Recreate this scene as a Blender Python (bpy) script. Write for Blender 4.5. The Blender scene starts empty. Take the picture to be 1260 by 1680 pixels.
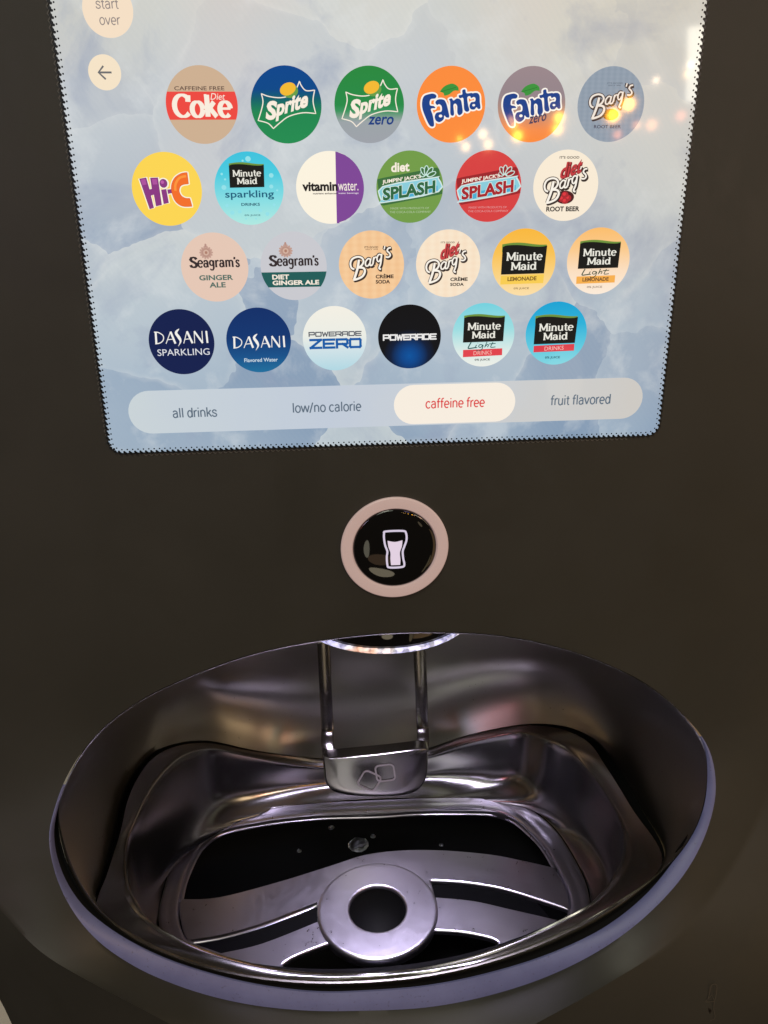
import bpy, bmesh, math, random
import numpy as np
from mathutils import Vector, Matrix
random.seed(7)
SC = bpy.context.scene
COL = SC.collection
# ------------------------------------------------------------------ camera
S = 0.0296223                       # metres in one icon pitch, the unit the camera was solved in
X0, Z0 = 2.25, -4.25                # machine centre line, lower edge of the screen
ZB = 1.30                           # height of the lower screen edge above the floor
RM = np.array([[0.99635165, 0.03941612, -0.07569515],
               [-0.08471382, 0.3492983, -0.93317429],
               [-0.01034193, 0.93618217, 0.35136303]])
CAM = np.array([1.2423, -10.8906, -1.1799])
F, PW, PH = 1325.25, 1260.0, 1680.0

def to_m(p):
    return Vector(((p[0] - X0) * S, p[1] * S, (p[2] - Z0) * S + ZB))

cam_data = bpy.data.cameras.new('camera')
cam_data.sensor_fit = 'VERTICAL'
cam_data.sensor_height = 36.0
cam_data.lens = F / PH * 36.0
cam_data.clip_start = 0.01
cam_data.clip_end = 50
cam = bpy.data.objects.new('camera', cam_data)
COL.objects.link(cam)
mw = Matrix([list(RM[0]), list(RM[1]), list(RM[2])]).to_4x4()
mw.translation = to_m(CAM)
cam.matrix_world = mw
SC.camera = cam

SC.view_settings.view_transform = 'Standard'
SC.view_settings.look = 'None'
SC.view_settings.exposure = 0
SC.view_settings.gamma = 1
SC.cycles.use_denoising = True
SC.cycles.max_bounces = 8
SC.cycles.sample_clamp_indirect = 4.0

def lin(c):
    o = []
    for v in c[:3]:
        v = v / 255.0
        o.append(v / 12.92 if v <= 0.04045 else ((v + 0.055) / 1.055) ** 2.4)
    return (o[0], o[1], o[2], 1.0)

# ------------------------------------------------------------------ world and lamps
W = bpy.data.worlds.new('World')
SC.world = W
W.use_nodes = True
bg = W.node_tree.nodes['Background']
bg.inputs[0].default_value = (0.30, 0.235, 0.18, 1)
bg.inputs[1].default_value = 0.09

def area(name, loc, look, sx, sy, power, col, shape='RECTANGLE', spread=180):
    l = bpy.data.lights.new(name, 'AREA')
    l.shape = shape
    l.size = sx
    l.size_y = sy
    l.energy = power
    l.color = col
    l.spread = math.radians(spread)
    o = bpy.data.objects.new(name, l)
    COL.objects.link(o)
    o.location = loc
    o.rotation_euler = (Vector(look) - Vector(loc)).to_track_quat('-Z', 'Y').to_euler()
    return o

def bulb(name, loc, r, power, col):
    l = bpy.data.lights.new(name, 'POINT')
    l.energy = power
    l.shadow_soft_size = r
    l.color = col
    o = bpy.data.objects.new(name, l)
    COL.objects.link(o)
    o.location = loc
    return o

TGT = (0, 0, 1.15)
LIGHTS = True
if LIGHTS:
    area('ceiling_lamp_warm', (2.5, -1.2, 2.1), TGT, 1.3, 0.9, 13, (1, 0.72, 0.42))
    area('ceiling_lamp_far', (-0.5, -1.1, 3.0), TGT, 0.8, 0.5, 17, (.95, 0.93, 0.76))
    area('green_fill', (-0.25, -1.5, 2.2), TGT, 0.7, 0.35, 4.0, (0.80, 0.86, 0.70))  # added greenish fill for the steel liner to reflect, not a real window
    area('low_fill', (-.05, -1.5, .20), (0, 0, 1.1), 0.4, 0.22, .35, (1, 0.86, 0.6), 'ELLIPSE')  # added low fill imitating light off the floor, for the bowl's back wall
    area('warm_fill_right', (1.35, -1.2, .52), (0.2, 0, 1.3), 0.8, 1.2, 1.9, (1, 0.62, 0.30))  # added fill that warms the right side of the panel
    area('added_strip_cream', (.66, -.86, 1.58), (0, .1, 1.05), 0.34, 0.10, 1.1, (1, .93, .74))  # made-up cream strip, brightens the roll at the foot of the liner
    area('added_strip_lavender', (-.66, -.84, 1.56), (0, .1, 1.05), 0.30, 0.10, .7, (.74, .68, 1))  # lavender counterpart, likewise added to brighten that roll
    area('dome_reflection_left', (-.17, -1.18, .76), (0, 0, 1.12), 0.10, 0.20, .055, (1, .93, .70), 'ELLIPSE')  # added lamp standing in for a cup reflected in the button dome
    area('dome_reflection_low', (-.03, -1.22, .62), (0, 0, 1.12), 0.26, 0.12, .03, (1, .62, .36), 'ELLIPSE')  # added brownish patch of light for the button dome to reflect
    area('dome_reflection_right', (.56, -.92, .48), (0, 0, 1.12), 0.10, 0.34, .05, (1, .80, .45), 'ELLIPSE')  # added tall lamp, only makes a brown reflection in the button dome
    area('dome_reflection_far', (.45, -1.21, 1.08), (0, 0, 1.12), 0.07, 0.12, .015, (1, .80, .5), 'ELLIPSE')  # small added lamp for one more reflection in the button dome
    area('added_spot_orange', (1.05, -1.1, 1.75), (0, 0, 1.1), 0.16, 0.16, 1.2, (1, 0.30, 0.10))  # invented orange source, puts a coloured patch on the bowl liner
    area('added_spot_violet', (0.55, -1.35, 1.9), (0, 0, 1.1), 0.20, 0.20, .7, (0.66, 0.5, 1))  # invented violet source, tints the reflections in the bowl steel
    area('added_spot_red', (-1.0, -1.0, 1.6), (0, 0, 1.1), 0.2, 0.3, .55, (1, 0.2, 0.14))  # invented red source for the reddish patch on the liner

def ray(u, v):
    return RM @ np.array([(u - PW / 2) / F, -(v - PH / 2) / F, -1.0])

def hit_y(u, v, y):
    d = ray(u, v)
    return CAM + (y - CAM[1]) / d[1] * d

def hit_z(u, v, z):
    d = ray(u, v)
    return CAM + (z - CAM[2]) / d[2] * d

# string lights hanging behind the photographer, seen as reflections in the screen glass
for (u, v, r, p, c) in [(754, 228, .010, 1.0, (1, .6, .12)), (764, 241, .016, 1.6, (1, .78, .45)), (792, 220, .016, 1.7, (1, .80, .45)),
                        (801, 237, .018, 1.8, (1, .78, .42)), (849, 223, .020, 4.0, (1, .66, .10)), (843, 206, .013, 1.5, (1, .6, .12)),
                        (917, 193, .020, 4.0, (1, .66, .10)), (914, 212, .020, 3.6, (1, .62, .10)), (1006, 189, .024, 9.0, (1, .58, .06)),
                        (1031, 171, .023, 7.0, (1, .62, .08)), (1013, 221, .016, .8, (1, .42, .22)), (1044, 205, .016, .7, (1, .5, .25)),
                        (1069, 205, .021, 1.2, (1, .5, .25)), (1117, 190, .020, .8, (1, .36, .25)), (1076, 132, .008, .7, (1, .95, .85)),
                        (1127, 122, .010, .6, (1, .78, .40)), (1133, 106, .008, .8, (1, .95, .85)), (838, 196, .010, .6, (1, .6, .2))]:
    h = hit_y(u, v, 0)
    d = ray(u, v)
    d = np.array([d[0], -d[1], d[2]])
    q = h + d / np.linalg.norm(d) * (2.9 / S)
    bulb('string_light', to_m(q), r * .8, p * .19, (c[0], c[1] * .72, c[2] * .5))

# ------------------------------------------------------------------ materials
def new_mat(name):
    m = bpy.data.materials.new(name)
    m.use_nodes = True
    return m, m.node_tree, m.node_tree.nodes['Principled BSDF']

def plain(name, col, rough=0.5, metal=0.0, coat=0.0, spec=0.5):
    m, t, b = new_mat(name)
    b.inputs['Base Color'].default_value = col if len(col) == 4 else (*col, 1)
    b.inputs['Roughness'].default_value = rough
    b.inputs['Metallic'].default_value = metal
    b.inputs['Coat Weight'].default_value = coat
    b.inputs['Specular IOR Level'].default_value = spec
    return m

def screenish(m, t, b, colsock=None, col=None, k=1.0):
    b.inputs['Base Color'].default_value = (0.01, 0.01, 0.01, 1)
    b.inputs['Roughness'].default_value = 0.045
    b.inputs['Emission Strength'].default_value = k
    if colsock is not None:
        t.links.new(colsock, b.inputs['Emission Color'])
    else:
        b.inputs['Emission Color'].default_value = col

EM = {}
def emat(c, k=0.97):
    key = (tuple(c), k)
    if key not in EM:
        m, t, b = new_mat('display_colour')
        screenish(m, t, b, col=lin(c), k=k)
        EM[key] = m
    return EM[key]

def ramp(t, stops, fac):
    r = t.nodes.new('ShaderNodeValToRGB')
    e = r.color_ramp.elements
    e[0].position, e[0].color = stops[0][0], stops[0][1]
    e[1].position, e[1].color = stops[-1][0], stops[-1][1]
    for p, c in stops[1:-1]:
        n = e.new(p)
        n.color = c
    t.links.new(fac, r.inputs[0])
    return r.outputs[0]

def noise(t, vec, scale, detail=4, rough=.5, dist=0):
    n = t.nodes.new('ShaderNodeTexNoise')
    n.inputs['Scale'].default_value = scale
    n.inputs['Detail'].default_value = detail
    n.inputs['Roughness'].default_value = rough
    n.inputs['Distortion'].default_value = dist
    t.links.new(vec, n.inputs['Vector'])
    return n

def mix(t, fac, a, b, mode='MIX'):
    n = t.nodes.new('ShaderNodeMix')
    n.data_type = 'RGBA'
    n.blend_type = mode
    for sock, val in ((n.inputs[0], fac), (n.inputs[6], a), (n.inputs[7], b)):
        if isinstance(val, (int, float)):
            sock.default_value = val
        elif isinstance(val, tuple):
            sock.default_value = val
        else:
            t.links.new(val, sock)
    return n.outputs[2]

def math_n(t, op, a, b=None, c=None):
    n = t.nodes.new('ShaderNodeMath')
    n.operation = op
    for i, val in enumerate((a, b, c)):
        if val is None:
            continue
        if isinstance(val, (int, float)):
            n.inputs[i].default_value = val
        else:
            t.links.new(val, n.inputs[i])
    return n.outputs[0]

def grad_mat(stops, radial=None):
    m, t, b = new_mat('display_gradient')
    tc = t.nodes.new('ShaderNodeTexCoord')
    sep = t.nodes.new('ShaderNodeSeparateXYZ')
    t.links.new(tc.outputs['Generated'], sep.inputs[0])
    fac = sep.outputs['Z']
    if radial:
        dx = math_n(t, 'SUBTRACT', sep.outputs['X'], radial[0])
        dz = math_n(t, 'SUBTRACT', sep.outputs['Z'], radial[1])
        fac = math_n(t, 'SQRT', math_n(t, 'ADD', math_n(t, 'MULTIPLY', dx, dx), math_n(t, 'MULTIPLY', dz, dz)))
    screenish(m, t, b, ramp(t, [(p, lin(c)) for p, c in stops], fac), k=0.97)
    return m

def stripe_mat(c1, c2, n=9):
    m, t, b = new_mat('display_stripes')
    tc = t.nodes.new('ShaderNodeTexCoord')
    sep = t.nodes.new('ShaderNodeSeparateXYZ')
    t.links.new(tc.outputs['Generated'], sep.inputs[0])
    s1 = math_n(t, 'SINE', math_n(t, 'MULTIPLY', sep.outputs['X'], n * 6.28))
    s2 = math_n(t, 'SINE', math_n(t, 'MULTIPLY', sep.outputs['Z'], n * 9.4))
    f = math_n(t, 'ADD', math_n(t, 'MULTIPLY', math_n(t, 'ADD', s1, math_n(t, 'MULTIPLY', s2, .5)), .3), .5)
    screenish(m, t, b, ramp(t, [(0, lin(c1)), (1, lin(c2))], f), k=0.97)
    return m

def ice_mat():
    m, t, b = new_mat('icy_display_background')
    tc = t.nodes.new('ShaderNodeTexCoord')
    obj = tc.outputs['Object']
    sep = t.nodes.new('ShaderNodeSeparateXYZ')
    t.links.new(tc.outputs['Generated'], sep.inputs[0])
    warp = noise(t, obj, 26, 4, .6)
    wv = t.nodes.new('ShaderNodeVectorMath'); wv.operation = 'MULTIPLY_ADD'
    t.links.new(warp.outputs['Color'], wv.inputs[0])
    wv.inputs[1].default_value = (.020, .020, .020)
    t.links.new(obj, wv.inputs[2])
    v = t.nodes.new('ShaderNodeTexVoronoi'); v.feature = 'F1'
    v.inputs['Scale'].default_value = 17
    t.links.new(wv.outputs[0], v.inputs['Vector'])
    ve = t.nodes.new('ShaderNodeTexVoronoi'); ve.feature = 'DISTANCE_TO_EDGE'
    ve.inputs['Scale'].default_value = 17
    t.links.new(wv.outputs[0], ve.inputs['Vector'])
    # tilt of each facet: shade slides across the cell in its own direction
    rel = t.nodes.new('ShaderNodeVectorMath'); rel.operation = 'SUBTRACT'
    t.links.new(wv.outputs[0], rel.inputs[0]); t.links.new(v.outputs['Position'], rel.inputs[1])
    cd = t.nodes.new('ShaderNodeVectorMath'); cd.operation = 'SUBTRACT'
    t.links.new(v.outputs['Color'], cd.inputs[0]); cd.inputs[1].default_value = (.5, .5, .5)
    dp = t.nodes.new('ShaderNodeVectorMath'); dp.operation = 'DOT_PRODUCT'
    t.links.new(rel.outputs[0], dp.inputs[0]); t.links.new(cd.outputs[0], dp.inputs[1])
    tilt = math_n(t, 'MULTIPLY', dp.outputs['Value'], 26)
    cell = t.nodes.new('ShaderNodeSeparateColor')
    t.links.new(v.outputs['Color'], cell.inputs[0])
    zf = sep.outputs['Z']
    zw = math_n(t, 'ADD', zf, math_n(t, 'MULTIPLY', math_n(t, 'SUBTRACT', noise(t, obj, 9, 5, .6).outputs[0], .5), .34))
    base = ramp(t, [(0, lin((150, 172, 190))), (.22, lin((166, 184, 200))), (.42, lin((192, 199, 204))), (.6, lin((207, 209, 209))), (.72, lin((212, 210, 200))), (1, lin((206, 204, 186)))], zw)
    # facets of the ice
    cl = math_n(t, 'ADD', math_n(t, 'MULTIPLY', math_n(t, 'SUBTRACT', cell.outputs[0], .5), 1.0), tilt)
    clr = ramp(t, [(0, lin((118, 141, 172))), (.5, lin((178, 192, 205))), (1, lin((216, 219, 214)))], math_n(t, 'ADD', cl, .5))
    topfade = ramp(t, [(0, (.62, .62, .62, 1)), (.40, (.5, .5, .5, 1)), (.62, (.22, .22, .22, 1)), (1, (.10, .10, .10, 1))], zf)
    c1 = mix(t, topfade, base, clr)
    # cloudy bruises and frosty veins
    n1 = noise(t, obj, 38, 8, .62, .3)
    vein = ramp(t, [(.40, (0, 0, 0, 1)), (.52, (0.0, 0, 0, 1)), (.66, (1, 1, 1, 1))], n1.outputs[0])
    c2 = mix(t, math_n(t, 'MULTIPLY', vein, .32), c1, lin((228, 232, 232)))
    n2 = noise(t, obj, 22, 7, .6, .5)
    dk = ramp(t, [(.34, (1, 1, 1, 1)), (.47, (0, 0, 0, 1)), (1, (0, 0, 0, 1))], n2.outputs[0])
    c3 = mix(t, math_n(t, 'MULTIPLY', dk, .55), c2, lin((146, 158, 182)))
    edge = ramp(t, [(0, (1, 1, 1, 1)), (.035, (0, 0, 0, 1)), (1, (0, 0, 0, 1))], ve.outputs['Distance'])
    em = math_n(t, 'MULTIPLY', edge, math_n(t, 'MULTIPLY', ramp(t, [(.4, (0, 0, 0, 1)), (.62, (1, 1, 1, 1))], noise(t, obj, 60, 4, .6).outputs[0]), .2))
    c4 = mix(t, em, c3, lin((236, 236, 232)))
    # warm blush on the upper right and patches of pink and green
    pk = noise(t, obj, 13, 2, .5)
    c5 = mix(t, math_n(t, 'MULTIPLY', ramp(t, [(.5, (0, 0, 0, 1)), (.72, (1, 1, 1, 1))], pk.outputs[0]), math_n(t, 'MULTIPLY', zf, .45)), c4, lin((226, 204, 198)))
    wr = math_n(t, 'MULTIPLY', ramp(t, [(.55, (0, 0, 0, 1)), (1, (1, 1, 1, 1))], sep.outputs['X']), math_n(t, 'MULTIPLY', zf, .55))
    c6 = mix(t, wr, c5, lin((205, 184, 154)))
    # fine sub-pixel grid
    sp = t.nodes.new('ShaderNodeSeparateXYZ')
    t.links.new(obj, sp.inputs[0])
    moire = math_n(t, 'SINE', math_n(t, 'ADD', math_n(t, 'MULTIPLY', sp.outputs['X'], 2900), math_n(t, 'MULTIPLY', sp.outputs['Z'], 2100)))
    c7 = mix(t, math_n(t, 'ADD', math_n(t, 'MULTIPLY', moire, .025), .025), c6, lin((170, 185, 190)))
    screenish(m, t, b, c7, k=1.02)
    return m

def panel_mat():
    m, t, b = new_mat('dark_satin_panel')
    tc = t.nodes.new('ShaderNodeTexCoord')
    n = noise(t, tc.outputs['Object'], 9, 5, .6)
    b.inputs['Base Color'].default_value = (.03, .027, .024, 1)
    c = ramp(t, [(.3, (.027, .026, .0205, 1)), (.7, (.036, .0345, .028, 1))], n.outputs[0])
    t.links.new(c, b.inputs['Base Color'])
    sm = noise(t, tc.outputs['Object'], 11, 5, .6, .6)
    r = ramp(t, [(.38, (.46, .46, .46, 1)), (.50, (.53, .53, .53, 1)), (.54, (.58, .58, .58, 1))], sm.outputs[0])
    t.links.new(r, b.inputs['Roughness'])
    bp = t.nodes.new('ShaderNodeBump')
    bp.inputs['Strength'].default_value = .06
    bp.inputs['Distance'].default_value = .0004
    f = noise(t, tc.outputs['Object'], 2600, 2, .5)
    t.links.new(f.outputs[0], bp.inputs['Height'])
    t.links.new(bp.outputs[0], b.inputs['Normal'])
    b.inputs['Specular IOR Level'].default_value = .42
    return m

def steel_mat(name, col, r0, r1, brush=(1, 1, 1), bump=.05, dirtk=.35, sc=260):
    m, t, b = new_mat(name)
    tc = t.nodes.new('ShaderNodeTexCoord')
    mp = t.nodes.new('ShaderNodeMapping')
    mp.inputs['Scale'].default_value = brush
    t.links.new(tc.outputs['Object'], mp.inputs[0])
    n = noise(t, mp.outputs[0], sc, 4, .6)
    sm = noise(t, tc.outputs['Object'], 30, 6, .7, .6)
    spk = noise(t, tc.outputs['Object'], 420, 3, .6)
    b.inputs['Metallic'].default_value = 1
    base = ramp(t, [(.25, (*[c * .94 for c in col], 1)), (.75, (*col, 1))], sm.outputs[0])
    dirt = ramp(t, [(.22, (1, 1, 1, 1)), (.30, (0, 0, 0, 1))], spk.outputs[0])
    t.links.new(mix(t, math_n(t, 'MULTIPLY', dirt, dirtk), base, (.05, .045, .04, 1)), b.inputs['Base Color'])
    mm = math_n(t, 'ADD', math_n(t, 'MULTIPLY', n.outputs[0], .7), math_n(t, 'MULTIPLY', sm.outputs[0], .3))
    t.links.new(ramp(t, [(.3, (r0, r0, r0, 1)), (.7, (r1, r1, r1, 1))], mm), b.inputs['Roughness'])
    bp = t.nodes.new('ShaderNodeBump')
    bp.inputs['Strength'].default_value = bump
    bp.inputs['Distance'].default_value = .0003
    t.links.new(n.outputs[0], bp.inputs['Height'])
    t.links.new(bp.outputs[0], b.inputs['Normal'])
    return m

M_panel = panel_mat()
M_liner = steel_mat('brushed_steel', (.37, .355, .31), .29, .35, (1, 1, .06), .10, .8, 700)
M_tray = steel_mat('pressed_steel', (.33, .32, .315), .20, .23, (1, 1, 1), .0, .15)
M_grate = steel_mat('satin_steel', (.50, .48, .54), .26, .36, (1, 1, 1), .05, .1)
M_chrome = steel_mat('dark_chrome', (.25, .235, .225), .17, .22, (1, 1, 1), .01)
M_rim0 = steel_mat('polished_rim', (.62, .56, .52), .12, .22, (1, 1, 1), .03)
M_band, t_, b_ = new_mat('lavender_plastic')
tc = t_.nodes.new('ShaderNodeTexCoord')
nb = noise(t_, tc.outputs['Object'], 40, 6, .65)
nf = noise(t_, tc.outputs['Object'], 700, 3, .6)
cb = ramp(t_, [(.3, (.13, .14, .30, 1)), (.7, (.165, .18, .37, 1))], nb.outputs[0])
cb = mix(t_, math_n(t_, 'MULTIPLY', ramp(t_, [(.64, (0, 0, 0, 1)), (.70, (1, 1, 1, 1))], nf.outputs[0]), .5), cb, (.06, .05, .06, 1))
t_.links.new(cb, b_.inputs['Base Color'])
t_.links.new(ramp(t_, [(.3, (.35, .35, .35, 1)), (.7, (.6, .6, .6, 1))], nb.outputs[0]), b_.inputs['Roughness'])
M_black = plain('black_rubber', (.004, .004, .004), .65, spec=.15)
M_gloss = plain('black_gloss', (.004, .004, .004), .03, coat=.6, spec=.6)
M_seam = plain('dark_seam', (.004, .004, .004), .8, spec=.1)
M_dot = plain('frit_black', (.006, .008, .010), .35)
M_frit = plain('frit_grey', (.085, .08, .07), .5)
M_etch = plain('etched_mark', (.20, .18, .17), .6, .6)

# ------------------------------------------------------------------ object helpers
def empty(name, loc):
    o = bpy.data.objects.new(name, None)
    o.empty_display_size = .02
    COL.objects.link(o)
    o.location = loc
    return o

def tag(o, label=None, cat=None, group=None, kind=None):
    if label: o['label'] = label
    if cat: o['category'] = cat
    if group: o['group'] = group
    if kind: o['kind'] = kind
    return o

def link_mesh(name, me, parent=None, smooth=True):
    o = bpy.data.objects.new(name, me)
    COL.objects.link(o)
    if smooth:
        me.polygons.foreach_set('use_smooth', [True] * len(me.polygons))
        me.set_sharp_from_angle(angle=math.radians(38))
    if parent is not None:
        o.parent = parent
        off = Vector((0, 0, 0))
        p = parent
        while p is not None:
            off += Vector(p.location)
            p = p.parent
        me.transform(Matrix.Translation(-off))
    return o

def pydata(name, verts, faces, mats, parent=None, smooth=True, midx=None):
    me = bpy.data.meshes.new(name)
    me.from_pydata([tuple(v) for v in verts], [], faces)
    for m in mats: me.materials.append(m)
    if midx is not None:
        me.polygons.foreach_set('material_index', midx)
    me.update()
    return link_mesh(name, me, parent, smooth)

def bm_obj(name, bm, mats, parent=None, smooth=True):
    bmesh.ops.recalc_face_normals(bm, faces=bm.faces)
    me = bpy.data.meshes.new(name)
    bm.to_mesh(me); bm.free()
    for m in mats: me.materials.append(m)
    return link_mesh(name, me, parent, smooth)

def smoothstep(x):
    x = min(1, max(0, x))
    return x * x * (3 - 2 * x)

# ------------------------------------------------------------------ closed curves about the bowl, by angle
CU, CV, N = 620.0, 1400.0, 288
TH = np.linspace(-math.pi, math.pi, N, endpoint=False)

def star(keys):
    """keys (u, v, y): returns u, v, y at the N angles, smooth and closed"""
    ang = [math.atan2(CV - k[1], k[0] - CU) for k in keys]
    P = np.array([keys[i] for i in np.argsort(ang)], float)
    m = len(P)
    P3 = np.concatenate([P, P, P])
    seg = np.hypot(np.diff(P3[:, 0]), np.diff(P3[:, 1]))
    c = np.concatenate([[0], np.cumsum(seg)])
    sl = np.zeros_like(P3)
    h = np.diff(c)[:, None]
    dd = np.diff(P3, axis=0) / h
    sl[1:-1] = (h[1:] * dd[:-1] + h[:-1] * dd[1:]) / (h[1:] + h[:-1])
    dense = []
    for i in range(m - 2, 2 * m + 2):
        for k in range(10):
            q = k / 10; hh = h[i]
            dense.append((2 * q**3 - 3 * q**2 + 1) * P3[i] + (q**3 - 2 * q**2 + q) * hh * sl[i] + (-2 * q**3 + 3 * q**2) * P3[i + 1] + (q**3 - q**2) * hh * sl[i + 1])
    D = np.array(dense)
    a = np.unwrap(np.arctan2(CV - D[:, 1], D[:, 0] - CU))
    o = np.argsort(a); a, D = a[o], D[o]
    r = np.hypot(D[:, 0] - CU, D[:, 1] - CV)
    a0 = a[0]
    T = a0 + np.mod(TH - a0, 2 * math.pi)
    R = np.interp(T, a, r); Y = np.interp(T, a, D[:, 2])
    R = (np.roll(R, 1) + 2 * R + np.roll(R, -1)) / 4
    return CU + R * np.cos(TH), CV - R * np.sin(TH), Y

def b(v, d=1.0):
    return -d * smoothstep((v - 1180) / 400)

def ring_y(keys):
    u, v, y = star(keys)
    return np.array([hit_y(u[i], v[i], y[i]) for i in range(N)])

def ring_z(keys, z):
    u, v, y = star([(k[0], k[1], 0) for k in keys])
    return np.array([hit_z(u[i], v[i], z) for i in range(N)])

TOP = [(96, 1325), (112, 1277), (155, 1210), (230, 1150), (308, 1112), (400, 1078), (520, 1052), (640, 1039), (740, 1038), (825, 1044),
       (914, 1062), (998, 1091), (1071, 1130), (1124, 1177), (1155, 1224), (1160, 1266)]
RIMB = [(1150, 1334), (1124, 1387), (1092, 1423), (1019, 1481), (914, 1538), (810, 1577), (705, 1601), (600, 1612), (489, 1612), (370, 1596), (274, 1566),
        (203, 1529), (160, 1489), (128, 1440), (106, 1385)]
def grow(p, k):
    dx, dy = p[0] - CU, p[1] - CV
    r = math.hypot(dx, dy)
    return (p[0] + dx / r * k, p[1] + dy / r * k)
K1 = [grow(p, .4) for p in TOP] + [(1147, 1350), (1116, 1400), (1071, 1459), (998, 1520), (914, 1562), (810, 1596), (705, 1618), (600, 1627), (536, 1629), (441, 1620),
      (346, 1599), (250, 1565), (179, 1525), (136, 1489), (98, 1425), (88, 1360)]
K2 = [(91, 1322), (109, 1275)] + [grow(p, .9) for p in TOP[2:14]] + [(1160, 1222), (1174, 1292), (1160, 1360), (1129, 1423), (1071, 1491), (998, 1549), (914, 1594), (810, 1630), (705, 1651),
      (600, 1657), (489, 1656), (393, 1644), (298, 1618), (217, 1582), (155, 1537), (117, 1489), (89, 1425), (81, 1365)]
CF = [(-60, 1420), (0, 1490), (60, 1556), (150, 1612), (215, 1646), (300, 1690), (450, 1745), (620, 1765), (760, 1735), (900, 1668), (1000, 1612), (1120, 1530),
      (1200, 1425), (1262, 1300), (1285, 1180), (1200, 1060), (1050, 980), (850, 940), (640, 925), (430, 945), (220, 1000), (60, 1090), (-50, 1200), (-85, 1320)]
EO = [(-420, 700), (-400, 1150), (-190, 1480), (-2, 1636), (24, 1690), (90, 1830), (300, 2000), (620, 2100), (950, 2010), (1300, 1850), (1650, 1600), (1800, 1250),
      (1800, 700), (1750, 0), (1600, -500), (1000, -800), (620, -820), (100, -800), (-420, -500), (-440, 200)]
def by(ks, d):
    return [(k[0], k[1], b(k[1], d)) for k in ks]
R_rim = ring_y(by(TOP + RIMB, 1.0))
R_k1 = ring_y(by(K1, 1.0))
R_k2 = ring_y(by(K2, 1.12))
R_cf = ring_y([(k[0], k[1], -1.75 * smoothstep((k[1] - 1250) / 450)) for k in CF])
R_eo = ring_y([(k[0], k[1], -1.0 * smoothstep((k[1] - 1300) / 450)) for k in EO])

def loft(rings):
    """rings: list of Nx3 arrays in units -> verts in metres, quad faces"""
    V, Fc = [], []
    for r in rings:
        V += [to_m(p) for p in r]
    for k in range(len(rings) - 1):
        for i in range(N):
            j = (i + 1) % N
            Fc.append((k * N + i, k * N + j, (k + 1) * N + j, (k + 1) * N + i))
    return V, Fc

def between(A, B, n, f=None, skip_first=True):
    out = []
    for k in range(1 if skip_first else 0, n + 1):
        t = k / n
        P = A * (1 - t) + B * t
        if f is not None:
            P = P + f(t)
        out.append(P)
    return out

# ================================================================== the dispenser
machine = tag(empty('beverage_dispenser', to_m((X0, 2.0, -16.5))),
              'dark drink dispenser with lit touchscreen above an oval stainless steel bowl', 'drink dispenser')

# --- dark front panel, swelling out below the bowl
def fl(t):
    a = np.zeros((N, 3))
    return a
rings = [R_k2 + np.array([0, .05, 0]), R_k2]
def cf_bulge(t):
    w = np.clip((-R_cf[:, 1]) / 1.75, 0, 1)[:, None]
    return w * math.sin(math.pi * t) * np.array([[0, -.10, -.02]])
rings += between(R_k2, R_cf, 10, cf_bulge)
def eo_bulge(t):
    w = np.clip((-R_cf[:, 1]) / 1.75, 0, 1)[:, None]
    return w * math.sin(math.pi * min(1, t * 1.0)) * np.array([[0, -.03, 0]])
rings += [R_cf * .99 + R_eo * .01] + between(R_cf, R_eo, 14, eo_bulge)
back = R_eo.copy(); back[:, 1] += 1.2
rings += between(R_eo, back, 3)
V, Fc = loft(rings)
pydata('front_panel', V, Fc, [M_panel], machine)

# --- chin ridge where the flare breaks, a soft step
u_, v_, y_ = star([(k[0], k[1], 0) for k in CF])

# --- lavender band around the lower lip
BW = np.clip(np.linalg.norm(R_k2 - R_k1, axis=1) / .08, 0, 1)[:, None]
rings = [R_k1 + np.array([0, .06, 0]), R_k1] + between(R_k1, R_k2 - BW * np.array([[0, .012, 0]]), 4, lambda t: BW * np.array([[0, -.03 * math.sin(math.pi * t), 0]])) + [R_k2 + np.array([0, .05, 0])]
V, Fc = loft(rings)
Fc = [f for f in Fc if BW[f[0] % N, 0] > .45]
pydata('bezel_band', V, Fc, [M_band], machine)
# --- dark gasket and rolled steel lip between the band and the bowl
g1 = R_rim * .70 + R_k1 * .30
rings = [g1 + np.array([0, -.01, 0])] + between(g1 + np.array([0, -.01, 0]), R_k1 + np.array([0, .03, 0]), 3, lambda t: np.array([0, .10 * math.sin(math.pi * t), 0]))
V, Fc = loft(rings)
pydata('gasket', V, Fc, [M_seam], machine)

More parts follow.
